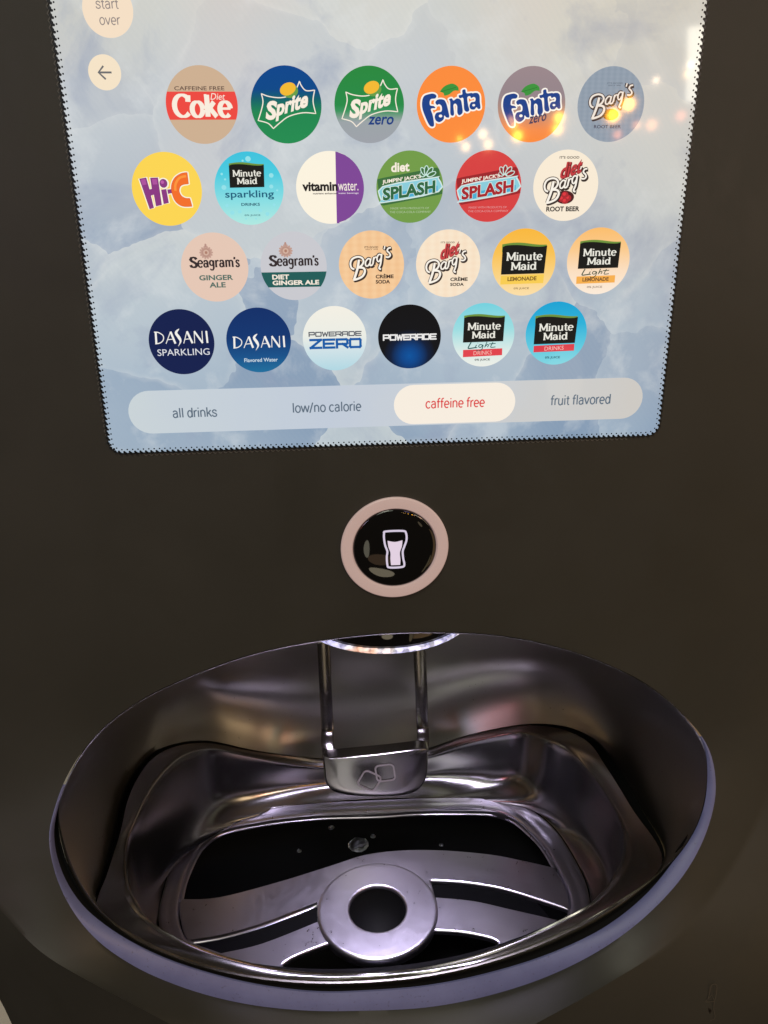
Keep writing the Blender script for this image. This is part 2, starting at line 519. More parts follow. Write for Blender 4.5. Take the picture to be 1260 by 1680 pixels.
# --- bowl liner (upper back wall)
C1 = [(158, 1489, -.80), (174, 1439, -.2), (198, 1363, .9), (212, 1306, 1.7), (231, 1268, 2.3), (255, 1240, 2.9), (298, 1222, 3.5), (346, 1219, 4.1), (393, 1229, 4.4),
      (465, 1240, 4.75), (540, 1247, 4.92), (615, 1246, 4.96), (705, 1229, 4.92), (757, 1211, 4.8), (810, 1198, 4.6), (878, 1190, 4.2), (935, 1201, 3.4), (967, 1219, 2.9),
      (993, 1256, 2.3), (1035, 1324, 1.2), (1087, 1418, -.55)]
front = [(1019, 1475), (914, 1532), (810, 1571), (705, 1595), (600, 1606), (489, 1606), (370, 1590), (274, 1560), (203, 1523)]
C1 = C1 + [(k[0], k[1], b(k[1], .95)) for k in front]
L1 = [(155, 1488, -.72), (168, 1439, -.1), (190, 1363, 1.1), (204, 1306, 1.9), (223, 1265, 2.5), (249, 1235, 3.1), (296, 1218, 3.7), (346, 1215, 4.25), (393, 1226, 4.5),
      (465, 1238, 4.82), (540, 1245, 5.0), (615, 1244, 5.05), (705, 1227, 5.0), (757, 1209, 4.87), (810, 1196, 4.68), (878, 1187, 4.28), (940, 1195, 3.6), (980, 1216, 3.1),
      (1012, 1256, 2.5), (1052, 1324, 1.4), (1092, 1414, -.35)] + [(k[0], k[1], b(k[1], .93)) for k in front]
R_l1, R_c1 = ring_y(L1), ring_y(C1)
def liner_rings():
    out = [R_k1 * .32 + R_rim * .68 + np.array([0, .02, -.03]), R_rim]
    n = 22
    for k in range(1, n + 1):
        t = k / n
        s = 1 - (1 - t) ** 2
        yprof = (1 - (1 - t) ** 2.2) ** .72
        P = R_rim * (1 - t) + R_l1 * t
        P[:, 1] = R_rim[:, 1] * (1 - yprof) + R_l1[:, 1] * yprof
        wb = np.clip(R_l1[:, 1] / 3.5, 0, 1) * np.clip((R_l1[:, 2] - R_rim[:, 2] < -1.0) * 1.0, 0, 1)
        wb = (np.roll(wb, 3) + np.roll(wb, -3) + wb + np.roll(wb, 6) + np.roll(wb, -6)) / 5
        P[:, 1] += 1.15 * wb * math.sin(math.pi * t) * t ** 1.3
        out.append(P)
    dn = R_l1.copy(); dn[:, 1] += .35; dn[:, 2] -= .5
    out.append(dn)
    return out
V, Fc = loft(liner_rings())
pydata('bowl_liner', V, Fc, [M_liner], machine)
V, Fc = loft([R_l1 + np.array([0, .04, -.02]), (R_c1 + R_l1) / 2 + np.array([0, .5, -.35]), R_c1 + np.array([0, .10, -.12])])
pydata('seam', V, Fc, [M_seam], machine)

# ================================================================== drip tray (lifts out)
ZF = -14.0
tray = tag(empty('drip_tray', to_m((X0, 1.2, ZF))),
           'steel drip tray insert with ringed grate resting in the bottom of the bowl', 'drip tray')
C2 = [(217, 1463, -.25), (208, 1415, .35), (210, 1385, .75), (222, 1353, 1.2), (246, 1301, 2.0), (270, 1268, 2.6), (303, 1240, 3.25), (346, 1231, 3.9), (393, 1241, 4.25),
      (465, 1255, 4.58), (540, 1262, 4.75), (615, 1260, 4.8), (705, 1243, 4.76), (757, 1225, 4.62), (810, 1211, 4.4), (860, 1205, 4.1), (900, 1217, 3.45), (930, 1236, 3.1),
      (967, 1275, 2.5), (998, 1318, 1.8), (1019, 1360, 1.1), (1022, 1392, .65), (1005, 1439, .0), (967, 1483, -.45),
      (914, 1512, -.6), (836, 1548, -.72), (783, 1568, -.78), (705, 1588, -.82), (640, 1596, -.84), (584, 1598, -.84), (512, 1597, -.84), (441, 1587, -.8),
      (365, 1568, -.76), (298, 1542, -.68), (250, 1513, -.52)]
C3 = [(263, 1520), (274, 1451), (291, 1406), (317, 1371), (360, 1347), (420, 1333), (506, 1323), (620, 1317), (663, 1315), (759, 1313), (822, 1316), (870, 1332),
      (901, 1356), (933, 1400), (965, 1477), (960, 1540), (880, 1590), (760, 1625), (620, 1640), (480, 1630), (350, 1600), (285, 1565)]
R_c2, R_c3 = ring_y(C2), ring_z(C3, ZF)
R_c3o = ring_z([grow(k, 6) for k in C3], ZF)
lip = np.array([0, -.02, .05])
lw = np.clip(1 - np.abs(R_c1[:, 0] - X0) / 2.6, 0.25, 1)[:, None]
rings = [R_c1 + np.array([0, .06, -.15]), R_c1] + between(R_c1, R_c2, 16, lambda t: lw * lip * math.sin(math.pi * t) + np.array([0, 0, .045 * math.exp(-((t - .90) / .07) ** 2)]))
def wallprof():
    out = []
    n = 16
    for k in range(1, n + 1):
        t = k / n
        h = 1 - (1 - t) ** 1.35
        w = t ** 5
        P = R_c2.copy()
        P[:, 0] = R_c2[:, 0] * (1 - w) + R_c3o[:, 0] * w
        P[:, 1] = R_c2[:, 1] * (1 - w) + R_c3o[:, 1] * w
        P[:, 2] = R_c2[:, 2] * (1 - h) + (R_c3o[:, 2] + .02) * h
        out.append(P)
    return out
rings += wallprof()
V, Fc = loft(rings)
pydata('tray_wall', V, Fc, [M_tray], tray)
# sump below the grate
low = R_c3 * np.array([1, 1, 1]) + np.array([0, 0, -2.4])
cx, cy = R_c3[:, 0].mean(), R_c3[:, 1].mean()
lowc = low.copy(); lowc[:, 0] = cx; lowc[:, 1] = cy
V, Fc = loft([R_c3o + np.array([0, 0, .015]), R_c3o + np.array([0, 0, -.4]), low, lowc * .999 + low * .001])
pydata('sump', V, Fc, [M_black], tray)

# raised double ridge that frames the grate
def ridge_ring(A, B, lift, n=8):
    return [A + np.array([0, 0, -.05]), A] + between(A, B, n, lambda t: np.array([0, 0, lift * (math.sin(math.pi * t) ** .6)])) + [B + np.array([0, 0, -.12])]
C4 = [(293, 1500), (296, 1474), (304, 1440), (326, 1394), (356, 1367), (420, 1351), (506, 1340), (620, 1334), (695, 1331), (806, 1332), (841, 1343), (870, 1366),
      (892, 1390), (914, 1428), (935, 1480), (925, 1530), (850, 1575), (760, 1605), (620, 1620), (480, 1612), (370, 1585), (310, 1550)]
R_c4 = ring_z(C4, ZF)
def zz_(h): return np.array([0, 0, h])
R_c3m = ring_z([grow(k, 2) for k in C3], ZF)
V, Fc = loft([R_c3m + zz_(-.05), R_c3m + zz_(.03), R_c3m * .93 + R_c4 * .07 + zz_(.065), R_c3m * .82 + R_c4 * .18 + zz_(.08), R_c3m * .6 + R_c4 * .4 + zz_(.06), R_c3m * .4 + R_c4 * .6 + zz_(.058),
              R_c3m * .18 + R_c4 * .82 + zz_(.075), R_c3m * .06 + R_c4 * .94 + zz_(.06), R_c4 + zz_(.02), R_c4 + zz_(-.14)])
pydata('grate_frame', V, Fc, [M_grate], tray)

# grate plate with its openings, cut from sheet and rounded at the edges
def smooth_closed(pts, n=8, corners=()):
    out = []
    m = len(pts)
    for i in range(m):
        p0, p1, p2, p3 = pts[(i - 1) % m], pts[i], pts[(i + 1) % m], pts[(i + 2) % m]
        if i in corners: p0 = p1
        if (i + 1) % m in corners: p3 = p2
        for k in range(n):
            t = k / n
            out.append(tuple(.5 * ((2 * p1[c]) + (-p0[c] + p2[c]) * t + (2 * p0[c] - 5 * p1[c] + 4 * p2[c] - p3[c]) * t * t + (-p0[c] + 3 * p1[c] - 3 * p2[c] + p3[c]) * t**3) for c in (0, 1)))
    return out

def plate(name, loops_px, z, thick, bevel, mat, parent):
    cu = bpy.data.curves.new(name, 'CURVE')
    cu.dimensions = '2D'
    cu.fill_mode = 'BOTH'
    cu.extrude = thick * S / 2
    cu.bevel_depth = bevel * S
    cu.bevel_resolution = 2
    for lp in loops_px:
        sp = cu.splines.new('POLY')
        sp.points.add(len(lp) - 1)
        for i, (u, v) in enumerate(lp):
            q = to_m(hit_z(u, v, z))
            sp.points[i].co = (q.x, q.y, 0, 1)
        sp.use_cyclic_u = True
    o = bpy.data.objects.new('tmp', cu)
    COL.objects.link(o)
    bpy.context.view_layer.update()
    dg = bpy.context.evaluated_depsgraph_get()
    me = bpy.data.meshes.new_from_object(o.evaluated_get(dg))
    bpy.data.objects.remove(o)
    bpy.data.curves.remove(cu)
    zz = to_m((0, 0, z)).z
    me.transform(Matrix.Translation((0, 0, zz)))
    me.materials.clear()
    me.materials.append(mat)
    me.name = name
    r = link_mesh(name, me, parent, False)
    return r

outer = smooth_closed([grow(p, -5) for p in C4], 6)
op_back = smooth_closed([(299, 1479), (304, 1446), (328, 1397), (358, 1370), (420, 1354), (506, 1343), (620, 1337), (695, 1334), (806, 1335), (841, 1346), (868, 1369), (890, 1393), (915, 1429),
                         (862, 1417), (806, 1406), (727, 1399), (660, 1399), (600, 1406), (546, 1423), (460, 1450), (360, 1476)], 5, corners=(0, 12))
op_l = smooth_closed([(303, 1547), (360, 1538), (431, 1518), (520, 1484), (527, 1514), (431, 1552), (363, 1568)], 5, corners=(0, 3, 4, 6))
op_r = smooth_closed([(703, 1446), (759, 1449), (822, 1459), (886, 1478), (942, 1497), (920, 1516), (838, 1497), (775, 1483), (712, 1477)], 5, corners=(0, 4, 5, 8))
op_f = smooth_closed([(560, 1543), (520, 1556), (472, 1577), (466, 1592), (540, 1606), (640, 1612), (750, 1600), (815, 1570), (821, 1553), (806, 1541), (759, 1531), (714, 1528), (640, 1540)], 5, corners=(0, 11))
plate('grate_plate', [outer, op_back, op_l, op_r, op_f, [(619 + 60 * math.cos(q * math.tau / 40), 1493 + 48 * math.sin(q * math.tau / 40)) for q in range(40)]], ZF - .03, .05, .035, M_grate, tray)

# round cup rest in the middle
ctr = hit_z(619, 1493, ZF + .05)
el = hit_z(521, 1496, ZF + .05); er = hit_z(718, 1491, ZF + .05)
ro = (er[0] - el[0]) / 2
ctr[0] = (el[0] + er[0]) / 2
ri = ro * .475
prof = [(ri, -.14), (ri - .005, .02), (ri + .012, .048), (ri + .03, .056), (ri + .05, .0565), ((ri + ro) / 2, .0565), (ro - .07, .0565), (ro - .04, .056), (ro - .015, .045), (ro + .005, .02), (ro + .008, -.10), (ro, -.14)]
def lathe(prof, c, n=96, ax='z', close=False):
    V, Fc = [], []
    for (r, h) in prof:
        for i in range(n):
            a = 2 * math.pi * i / n
            if ax == 'z':
                V.append(to_m((c[0] + r * math.cos(a), c[1] + r * math.sin(a), c[2] + h)))
            else:
                V.append(to_m((c[0] + r * math.cos(a), c[1] + h, c[2] + r * math.sin(a))))
    for k in range(len(prof) - 1):
        for i in range(n):
            j = (i + 1) % n
            Fc.append((k * n + i, k * n + j, (k + 1) * n + j, (k + 1) * n + i))
    if close:
        Fc.append(tuple((len(prof) - 1) * n + i for i in range(n)))
    return V, Fc
V, Fc = lathe(prof, ctr)
pydata('cup_rest', V, Fc, [M_grate], tray)
V, Fc = lathe([(ri - .005, -.02), (ri - .01, -.5), (ri - .3, -.9), (.02, -1.0)], ctr, 64)
pydata('drain_cup', V, Fc, [M_black], tray)

# meltwater and ice below the grate
M_ice, t_, b_ = new_mat('clear_ice')
b_.inputs['Base Color'].default_value = (.45, .48, .47, 1)
b_.inputs['Roughness'].default_value = .3
b_.inputs['Transmission Weight'].default_value = 1.0
b_.inputs['Specular IOR Level'].default_value = .12
b_.inputs['IOR'].default_value = 1.31
def ice(u, v, r, label, seed, dz=-.35):
    rnd = random.Random(seed)
    bm = bmesh.new()
    bmesh.ops.create_icosphere(bm, subdivisions=2, radius=1)
    for w in bm.verts:
        k = 1 + rnd.uniform(-.10, .10)
        w.co = Vector((w.co.x * k, w.co.y * k * .8, w.co.z * .6 * k)) * r * S
    c = to_m(hit_z(u, v, ZF + dz))
    o = bm_obj('ice_chip', bm, [M_ice], None, False)
    o.location = c
    return tag(o, label, 'ice', 'ice bits on the black sump under the grate')

# ================================================================== nozzle, its light ring and ice lever
M_led, t_, b_ = new_mat('led_ring')
tc = t_.nodes.new('ShaderNodeTexCoord')
nn = noise(t_, tc.outputs['Object'], 330, 1, .5)
n2 = noise(t_, tc.outputs['Object'], 75, 2, .5)
c_ = ramp(t_, [(.30, (1, .35, .10, 1)), (.42, (1, .60, .45, 1)), (.50, (.92, .88, 1, 1)), (.62, (.55, .55, 1, 1)), (.72, (1, .97, .95, 1))], n2.outputs[0])
t_.links.new(c_, b_.inputs['Emission Color'])
t_.links.new(ramp(t_, [(.36, (.25, .25, .25, 1)), (.60, (1, 1, 1, 1))], nn.outputs[0]), b_.inputs['Base Color'])
t_.links.new(math_n(t_, 'MULTIPLY', ramp(t_, [(.40, (.42, .42, .42, 1)), (.58, (1, 1, 1, 1))], nn.outputs[0]), 1.15), b_.inputs['Emission Strength'])
b_.inputs['Roughness'].default_value = .2
NZ = hit_y(639, 1066, .28)
NR = 1.55
nc = np.array([X0 + .02, .28 + NR, NZ[2]])
V, Fc = lathe([(NR - .05, 1.2), (NR - .045, .30), (NR - .04, .0), (NR - .06, -.06)], nc, 128)
pydata('nozzle_housing', V, Fc, [M_gloss], machine)
V, Fc = lathe([(NR - .05, .0), (NR - .015, .0), (NR + .01, -.02), (NR + .015, -.045), (NR - .005, -.075), (NR - .06, -.085), (NR - .08, -.03)], nc, 160)
# facet the ring like moulded lens pips
for i, w in enumerate(V):
    k = i % 160
    if (k // 2) % 2 == 5:
        V[i] = w + (w - to_m((nc[0], nc[1], nc[2]))).normalized() * .0004
pydata('light_ring', V, Fc, [M_led], machine)
V, Fc = lathe([(NR - .11, -.03), (.5, -.03), (.45, -.35), (.3, -.4), (.02, -.4)], nc, 64)
pydata('nozzle', V, Fc, [M_gloss], machine)
lp = to_m(nc)
area('nozzle_lamp', (lp.x, lp.y, lp.z - .016), (lp.x, lp.y + .004, lp.z - 1), .075, .075, .26, (.80, .73, 1), 'DISK', 75)

# lever: two flat rods and a cupped paddle
lever_y = 3.5
def bar(name, pts, w, th, parent, mat, taper=None):
    """flat bar through 3D points (units), w wide along x, th deep"""
    V, Fc = [], []
    n = len(pts)
    sec = 12
    for i, p in enumerate(pts):
        a = np.array(pts[max(0, i - 1)]); c = np.array(pts[min(n - 1, i + 1)])
        d = (c - a) / np.linalg.norm(c - a)
        side = np.array([1.0, 0, 0]); side -= d * side.dot(d); side /= np.linalg.norm(side)
        up = np.cross(d, side)
        ww = w * (taper[i] if taper else 1)
        for k in range(sec):
            an = 2 * math.pi * k / sec
            cs, sn = math.cos(an), math.sin(an)
            cx_ = math.copysign(abs(cs) ** .5, cs) * ww / 2
            cy_ = math.copysign(abs(sn) ** .5, sn) * th / 2
            V.append(to_m(np.array(p) + side * cx_ + up * cy_))
    for i in range(n - 1):
        for k in range(sec):
            j = (k + 1) % sec
            Fc.append((i * sec + k, i * sec + j, (i + 1) * sec + j, (i + 1) * sec + k))
    Fc.append(tuple(range(sec))); Fc.append(tuple((n - 1) * sec + k for k in range(sec)))
    return pydata(name, V, Fc, [mat], parent)
lever = empty('ice_lever', to_m(hit_y(615, 1245, lever_y)))
lever.parent = machine
lever.location = Vector(lever.location) - Vector(machine.location)
def crom(pts, n=6):
    out = []
    for i in range(len(pts) - 1):
        p0 = np.array(pts[max(0, i - 1)]); p1 = np.array(pts[i]); p2 = np.array(pts[i + 1]); p3 = np.array(pts[min(len(pts) - 1, i + 2)])
        for k in range(n):
            t = k / n
            out.append(.5 * (2 * p1 + (p2 - p0) * t + (2 * p0 - 5 * p1 + 4 * p2 - p3) * t * t + (3 * p1 - 3 * p2 + p3 - p0) * t**3))
    out.append(np.array(pts[-1]))
    return out
bar('rod', crom([hit_y(529, 1020, 4.0), hit_y(531, 1060, 4.0), hit_y(534, 1130, 3.95), hit_y(537, 1190, 3.9), hit_y(537, 1205, 3.82), hit_y(537, 1222, 3.62), hit_y(541, 1243, 3.42)]), .27, .12, lever, M_chrome)
bar('rod', crom([hit_y(687, 1020, 4.0), hit_y(688, 1060, 4.0), hit_y(691, 1130, 3.95), hit_y(693, 1186, 3.9), hit_y(694, 1200, 3.82), hit_y(694, 1217, 3.62), hit_y(692, 1238, 3.42)]), .27, .12, lever, M_chrome)
# paddle: outline in px on a shallow curved surface
pad_out = [(529, 1240), (531, 1262), (534, 1284), (546, 1299), (575, 1306), (620, 1308), (660, 1306), (685, 1298), (699, 1280), (702, 1258), (703, 1231), (690, 1229), (615, 1238), (545, 1244)]
po = smooth_closed(pad_out, 5, corners=(0, 10))
def paddle():
    c0 = hit_y(616, 1270, 3.3)
    fr, bk = [], []
    for (u, v) in po:
        q = hit_y(u, v, 3.25)
        dx = (q[0] - c0[0]) / 1.1
        yy = 3.15 + .07 * dx * dx
        q = hit_y(u, v, yy)
        fr.append(q)
        bk.append(q + np.array([0, .30, 0.0]))
    m = len(fr)
    cf = hit_y(616, 1268, 3.15)
    V = []; Fc = []
    levels = [(1.0, .045), (.985, .012), (.96, 0), (.7, 0), (.4, 0), (.1, 0)]
    for (k, off) in levels:
        for q in fr:
            p = cf + (q - cf) * k
            dx = (p[0] - cf[0]) / 1.1
            p[1] = 3.15 + .07 * dx * dx + off
            V.append(to_m(p))
    for a in range(len(levels) - 1):
        for i in range(m):
            j = (i + 1) % m
            Fc.append((a * m + i, a * m + j, (a + 1) * m + j, (a + 1) * m + i))
    Fc.append(tuple((len(levels) - 1) * m + i for i in range(m)))
    o = len(V)
    V += [to_m(q) for q in bk]
    for i in range(m):
        j = (i + 1) % m
        Fc.append((i, j, o + j, o + i))
    Fc.append(tuple(o + i for i in range(m)))
    return pydata('paddle', V, Fc, [M_chrome], lever)
paddle()

# ribbons on a y-plane: used for etched marks and printed outlines
def ribbon_uv(path, w, closed):
    """offset a 2D path both ways by w/2 (w number or list)"""
    n = len(path)
    P = [Vector(p) for p in path]
    L, R_ = [], []
    for i in range(n):
        a = P[(i - 1) % n] if (closed or i > 0) else P[i]
        c = P[(i + 1) % n] if (closed or i < n - 1) else P[i]
        d = (c - a)
        if d.length < 1e-9: d = Vector((1, 0))
        d.normalize()
        nn_ = Vector((-d.y, d.x))
        ww = w[i] if isinstance(w, (list, tuple)) else w
        L.append(P[i] + nn_ * ww / 2); R_.append(P[i] - nn_ * ww / 2)
    return L, R_
def mark_on_y(name, paths, yfun, parent, mat, label=None):
    V, Fc = [], []
    for (path, w, closed) in paths:
        L, R_ = ribbon_uv(path, w, closed)
        o = len(V); n = len(path)
        for a, c in zip(L, R_):
            V.append(to_m(hit_y(a.x, a.y, yfun(a.x, a.y)))); V.append(to_m(hit_y(c.x, c.y, yfun(c.x, c.y))))
        for i in range(n if closed else n - 1):
            j = (i + 1) % n
            Fc.append((o + 2 * i, o + 2 * i + 1, o + 2 * j + 1, o + 2 * j))
    return pydata(name, V, Fc, [mat], parent, False)
def rsq(cx_, cy_, s, ang, r=.45, skew=0):
    pts = []
    for k, (sx, sy) in enumerate(((1, 1), (-1, 1), (-1, -1), (1, -1))):
        for q in range(7):
            a = math.radians(k * 90 + q * 15)
            pts.append((sx * (1 - r) + r * math.cos(a), sy * (1 - r) + r * math.sin(a)))
    ca, sa = math.cos(ang), math.sin(ang)
    return [(cx_ + s * (x * ca - y * sa), cy_ + s * .86 * (x * sa + y * ca) + skew * x) for x, y in pts]
pc = hit_y(616, 1268, 3.15)
def pad_y(u, v):
    q = hit_y(u, v, 3.2)
    dx = (q[0] - pc[0]) / 1.1
    return 3.15 + .07 * dx * dx - .012
mark_on_y('ice_cube_mark', [(rsq(606, 1281, 15.5, math.radians(28)), 3.0, True), (rsq(632, 1268, 15, math.radians(-8)), 3.0, True)], pad_y, lever, M_etch)

# ================================================================== portion button
bc = hit_y(646, 897, 0); br = .7925
bc[0] = (hit_y(559, 897, 0)[0] + hit_y(735, 895, 0)[0]) / 2
bc[2] = (hit_y(647, 815, 0)[2] + hit_y(646, 978, 0)[2]) / 2
button = empty('dispense_button', to_m((bc[0], 0, bc[2])))
button.parent = machine
button.location = Vector(button.location) - Vector(machine.location)
M_ring, t_, b_ = new_mat('pink_glow_ring')
b_.inputs['Base Color'].default_value = (.42, .35, .34, 1)
b_.inputs['Roughness'].default_value = .45
b_.inputs['Emission Color'].default_value = lin((186, 154, 148))
b_.inputs['Emission Strength'].default_value = .50
V, Fc = lathe([(br, .02), (br, -.035), (br - .015, -.05), (br * .9, -.056), (br * .80, -.05), (br * .778, -.02), (br * .775, .02)], bc, 128, 'y')
pydata('glow_ring', V, Fc, [M_ring], button)
prof = []
for k in range(13):
    t = k / 12
    prof.append((br * .772 * math.cos(t * math.pi / 2) + .001, -.02 - .06 * math.sin(t * math.pi / 2) ** 1.0))
prof = [(br * .775, .02), (br * .772, -.02)] + prof[1:]
V, Fc = lathe(prof, bc, 96, 'y', True)
pydata('button_dome', V, Fc, [M_gloss], button)
# lit drinking-glass symbol: outline, dark inner line and the drink
def yb(u, v):
    q = hit_y(u, v, 0)
    r = math.hypot(q[0] - bc[0], q[2] - bc[2]) / (br * .772)
    return -.02 - .06 * math.sqrt(max(0, 1 - r * r)) - .006
gl = [(631, 869), (662, 868), (668, 872), (669, 884), (665, 896), (662, 905), (663, 918), (665, 928), (661, 933), (638, 934), (634, 929), (633, 915), (634, 905), (630, 894), (628, 882), (628, 873)]
M_lit = emat((214, 202, 222), 1.0)
mark_on_y('glass_symbol', [(smooth_closed([(649 + (a - 649) * .90, 901.5 + (c - 901.5) * .91) for a, c in gl], 4), 3.3, True)], yb, button, M_lit)
lq = [(635, 886), (648, 888), (661, 885), (660, 896), (656.5, 907), (657.5, 920), (657, 929), (641, 929.5), (640, 918), (640, 907), (636.5, 897)]
V = [to_m(hit_y(u, v, yb(u, v))) for (u, v) in smooth_closed([(649 + (a - 649) * .94, 902.5 + (c - 902.5) * .92) for a, c in lq], 4, corners=(0, 2, 6, 7))]
pydata('drink_symbol', V, [tuple(range(len(V)))], [emat((226, 208, 224), 1.0)], button, False)

# ================================================================== touchscreen
YS = -.02
touch = empty('touchscreen', to_m((X0, YS, -4.25)))
touch.parent = machine
touch.location = Vector(touch.location) - Vector(machine.location)
XL, XR, ZBOT, ZTOP = -1.612, 6.085, -4.262, 3.2
def rrect(x0, x1, z0, z1, rb, rt, n=8):
    pts = []
    for (cx_, cz, a0, r) in ((x1 - rt, z1 - rt, 0, rt), (x0 + rt, z1 - rt, 90, rt), (x0 + rb, z0 + rb, 180, rb), (x1 - rb, z0 + rb, 270, rb)):
        for k in range(n + 1):
            a = math.radians(a0 + 90 * k / n)
            pts.append((cx_ + r * math.cos(a), cz + r * math.sin(a)))
    return pts
def slab(name, pts, y, depth, mats, parent):
    m = len(pts)
    V = [to_m((x, y, z)) for x, z in pts] + [to_m((x, y + depth, z)) for x, z in pts]
    Fc = [tuple(range(m))] + [(i, m + i, m + (i + 1) % m, (i + 1) % m) for i in range(m)]
    return pydata(name, V, Fc, mats, parent, False)
M_screen = ice_mat()
slab('display', rrect(XL, XR, ZBOT, ZTOP, .17, .2), YS, .018, [M_screen], touch)

# perforated print round the edge of the display
def dotborder():
    V, Fc = [], []
    def dot(x, z, r, y=YS - .004):
        o = len(V)
        for k in range(8):
            a = math.tau * k / 8
            V.append(to_m((x + r * math.cos(a), y, z + r * math.sin(a))))
        Fc.append(tuple(range(o, o + 8)))
    def along(inset, r, step, phase):
        path = rrect(XL + inset, XR - inset, ZBOT + inset, ZTOP - inset, max(.04, .17 - inset), .1, 10)
        m = len(path); acc = phase
        for i in range(m):
            a, c = Vector(path[i]), Vector(path[(i + 1) % m])
            L = (c - a).length
            while acc < L:
                p = a + (c - a) * (acc / L)
                if p.y < 1.5:
                    dot(p.x, p.y, r)
                acc += step
            acc -= L
    along(.047, .0110, .072, 0)
    along(.014, .0165, .072, .036)
    along(-.006, .0205, .072, 0)
    return V, Fc
V, Fc = dotborder()
tag(pydata('dot_border', V, Fc, [M_dot], touch, False), kind='stuff')
wv = []
path = rrect(XL - .075, XR + .03, ZBOT - .075, ZTOP, .32, .1, 10)
def wavy(a, c, off):
    a, c = Vector(a), Vector(c)
    L = (c - a).length; n = max(2, int(L / .018)); d = (c - a) / L; nn_ = Vector((-d.y, d.x))
    return [tuple(a + d * (L * i / n) + nn_ * .013 * math.sin(L * i / n / .072 * math.tau)) for i in range(n + 1)]
def wave_mesh():
    V, Fc = [], []
    for (a, c) in (((XL - .032, 1.5), (XL - .032, ZBOT + .25)), ((XL + .42, ZBOT - .042), (XR - .45, ZBOT - .042))):
        L, R_ = ribbon_uv(wavy(a, c, 0), .014, False)
        o = len(V)
        for p, q in zip(L, R_):
            V.append(to_m((p.x, -.006, p.y))); V.append(to_m((q.x, -.006, q.y)))
        for i in range(len(L) - 1):
            Fc.append((o + 2 * i, o + 2 * i + 1, o + 2 * i + 3, o + 2 * i + 2))
    return V, Fc
V, Fc = wave_mesh()
pydata('edge_print', V, Fc, [M_frit], touch, False)

# ------------------------------------------------------------------ drawing on the display
TXT = {}
def text_mesh(s, bold):
    key = (s, round(bold, 4))
    if key in TXT: return TXT[key]
    cu = bpy.data.curves.new('t', 'FONT')
    cu.body = s
    cu.size = 1
    cu.offset = bold
    cu.resolution_u = 3
    o = bpy.data.objects.new('t', cu)
    COL.objects.link(o)
    bpy.context.view_layer.update()
    me = bpy.data.meshes.new_from_object(o.evaluated_get(bpy.context.evaluated_depsgraph_get()))
    vs = [(v.co.x, v.co.y) for v in me.vertices]
    fs = [tuple(p.vertices) for p in me.polygons]
    bpy.data.objects.remove(o); bpy.data.curves.remove(cu); bpy.data.meshes.remove(me)
    TXT[key] = (vs, fs)
    return TXT[key]

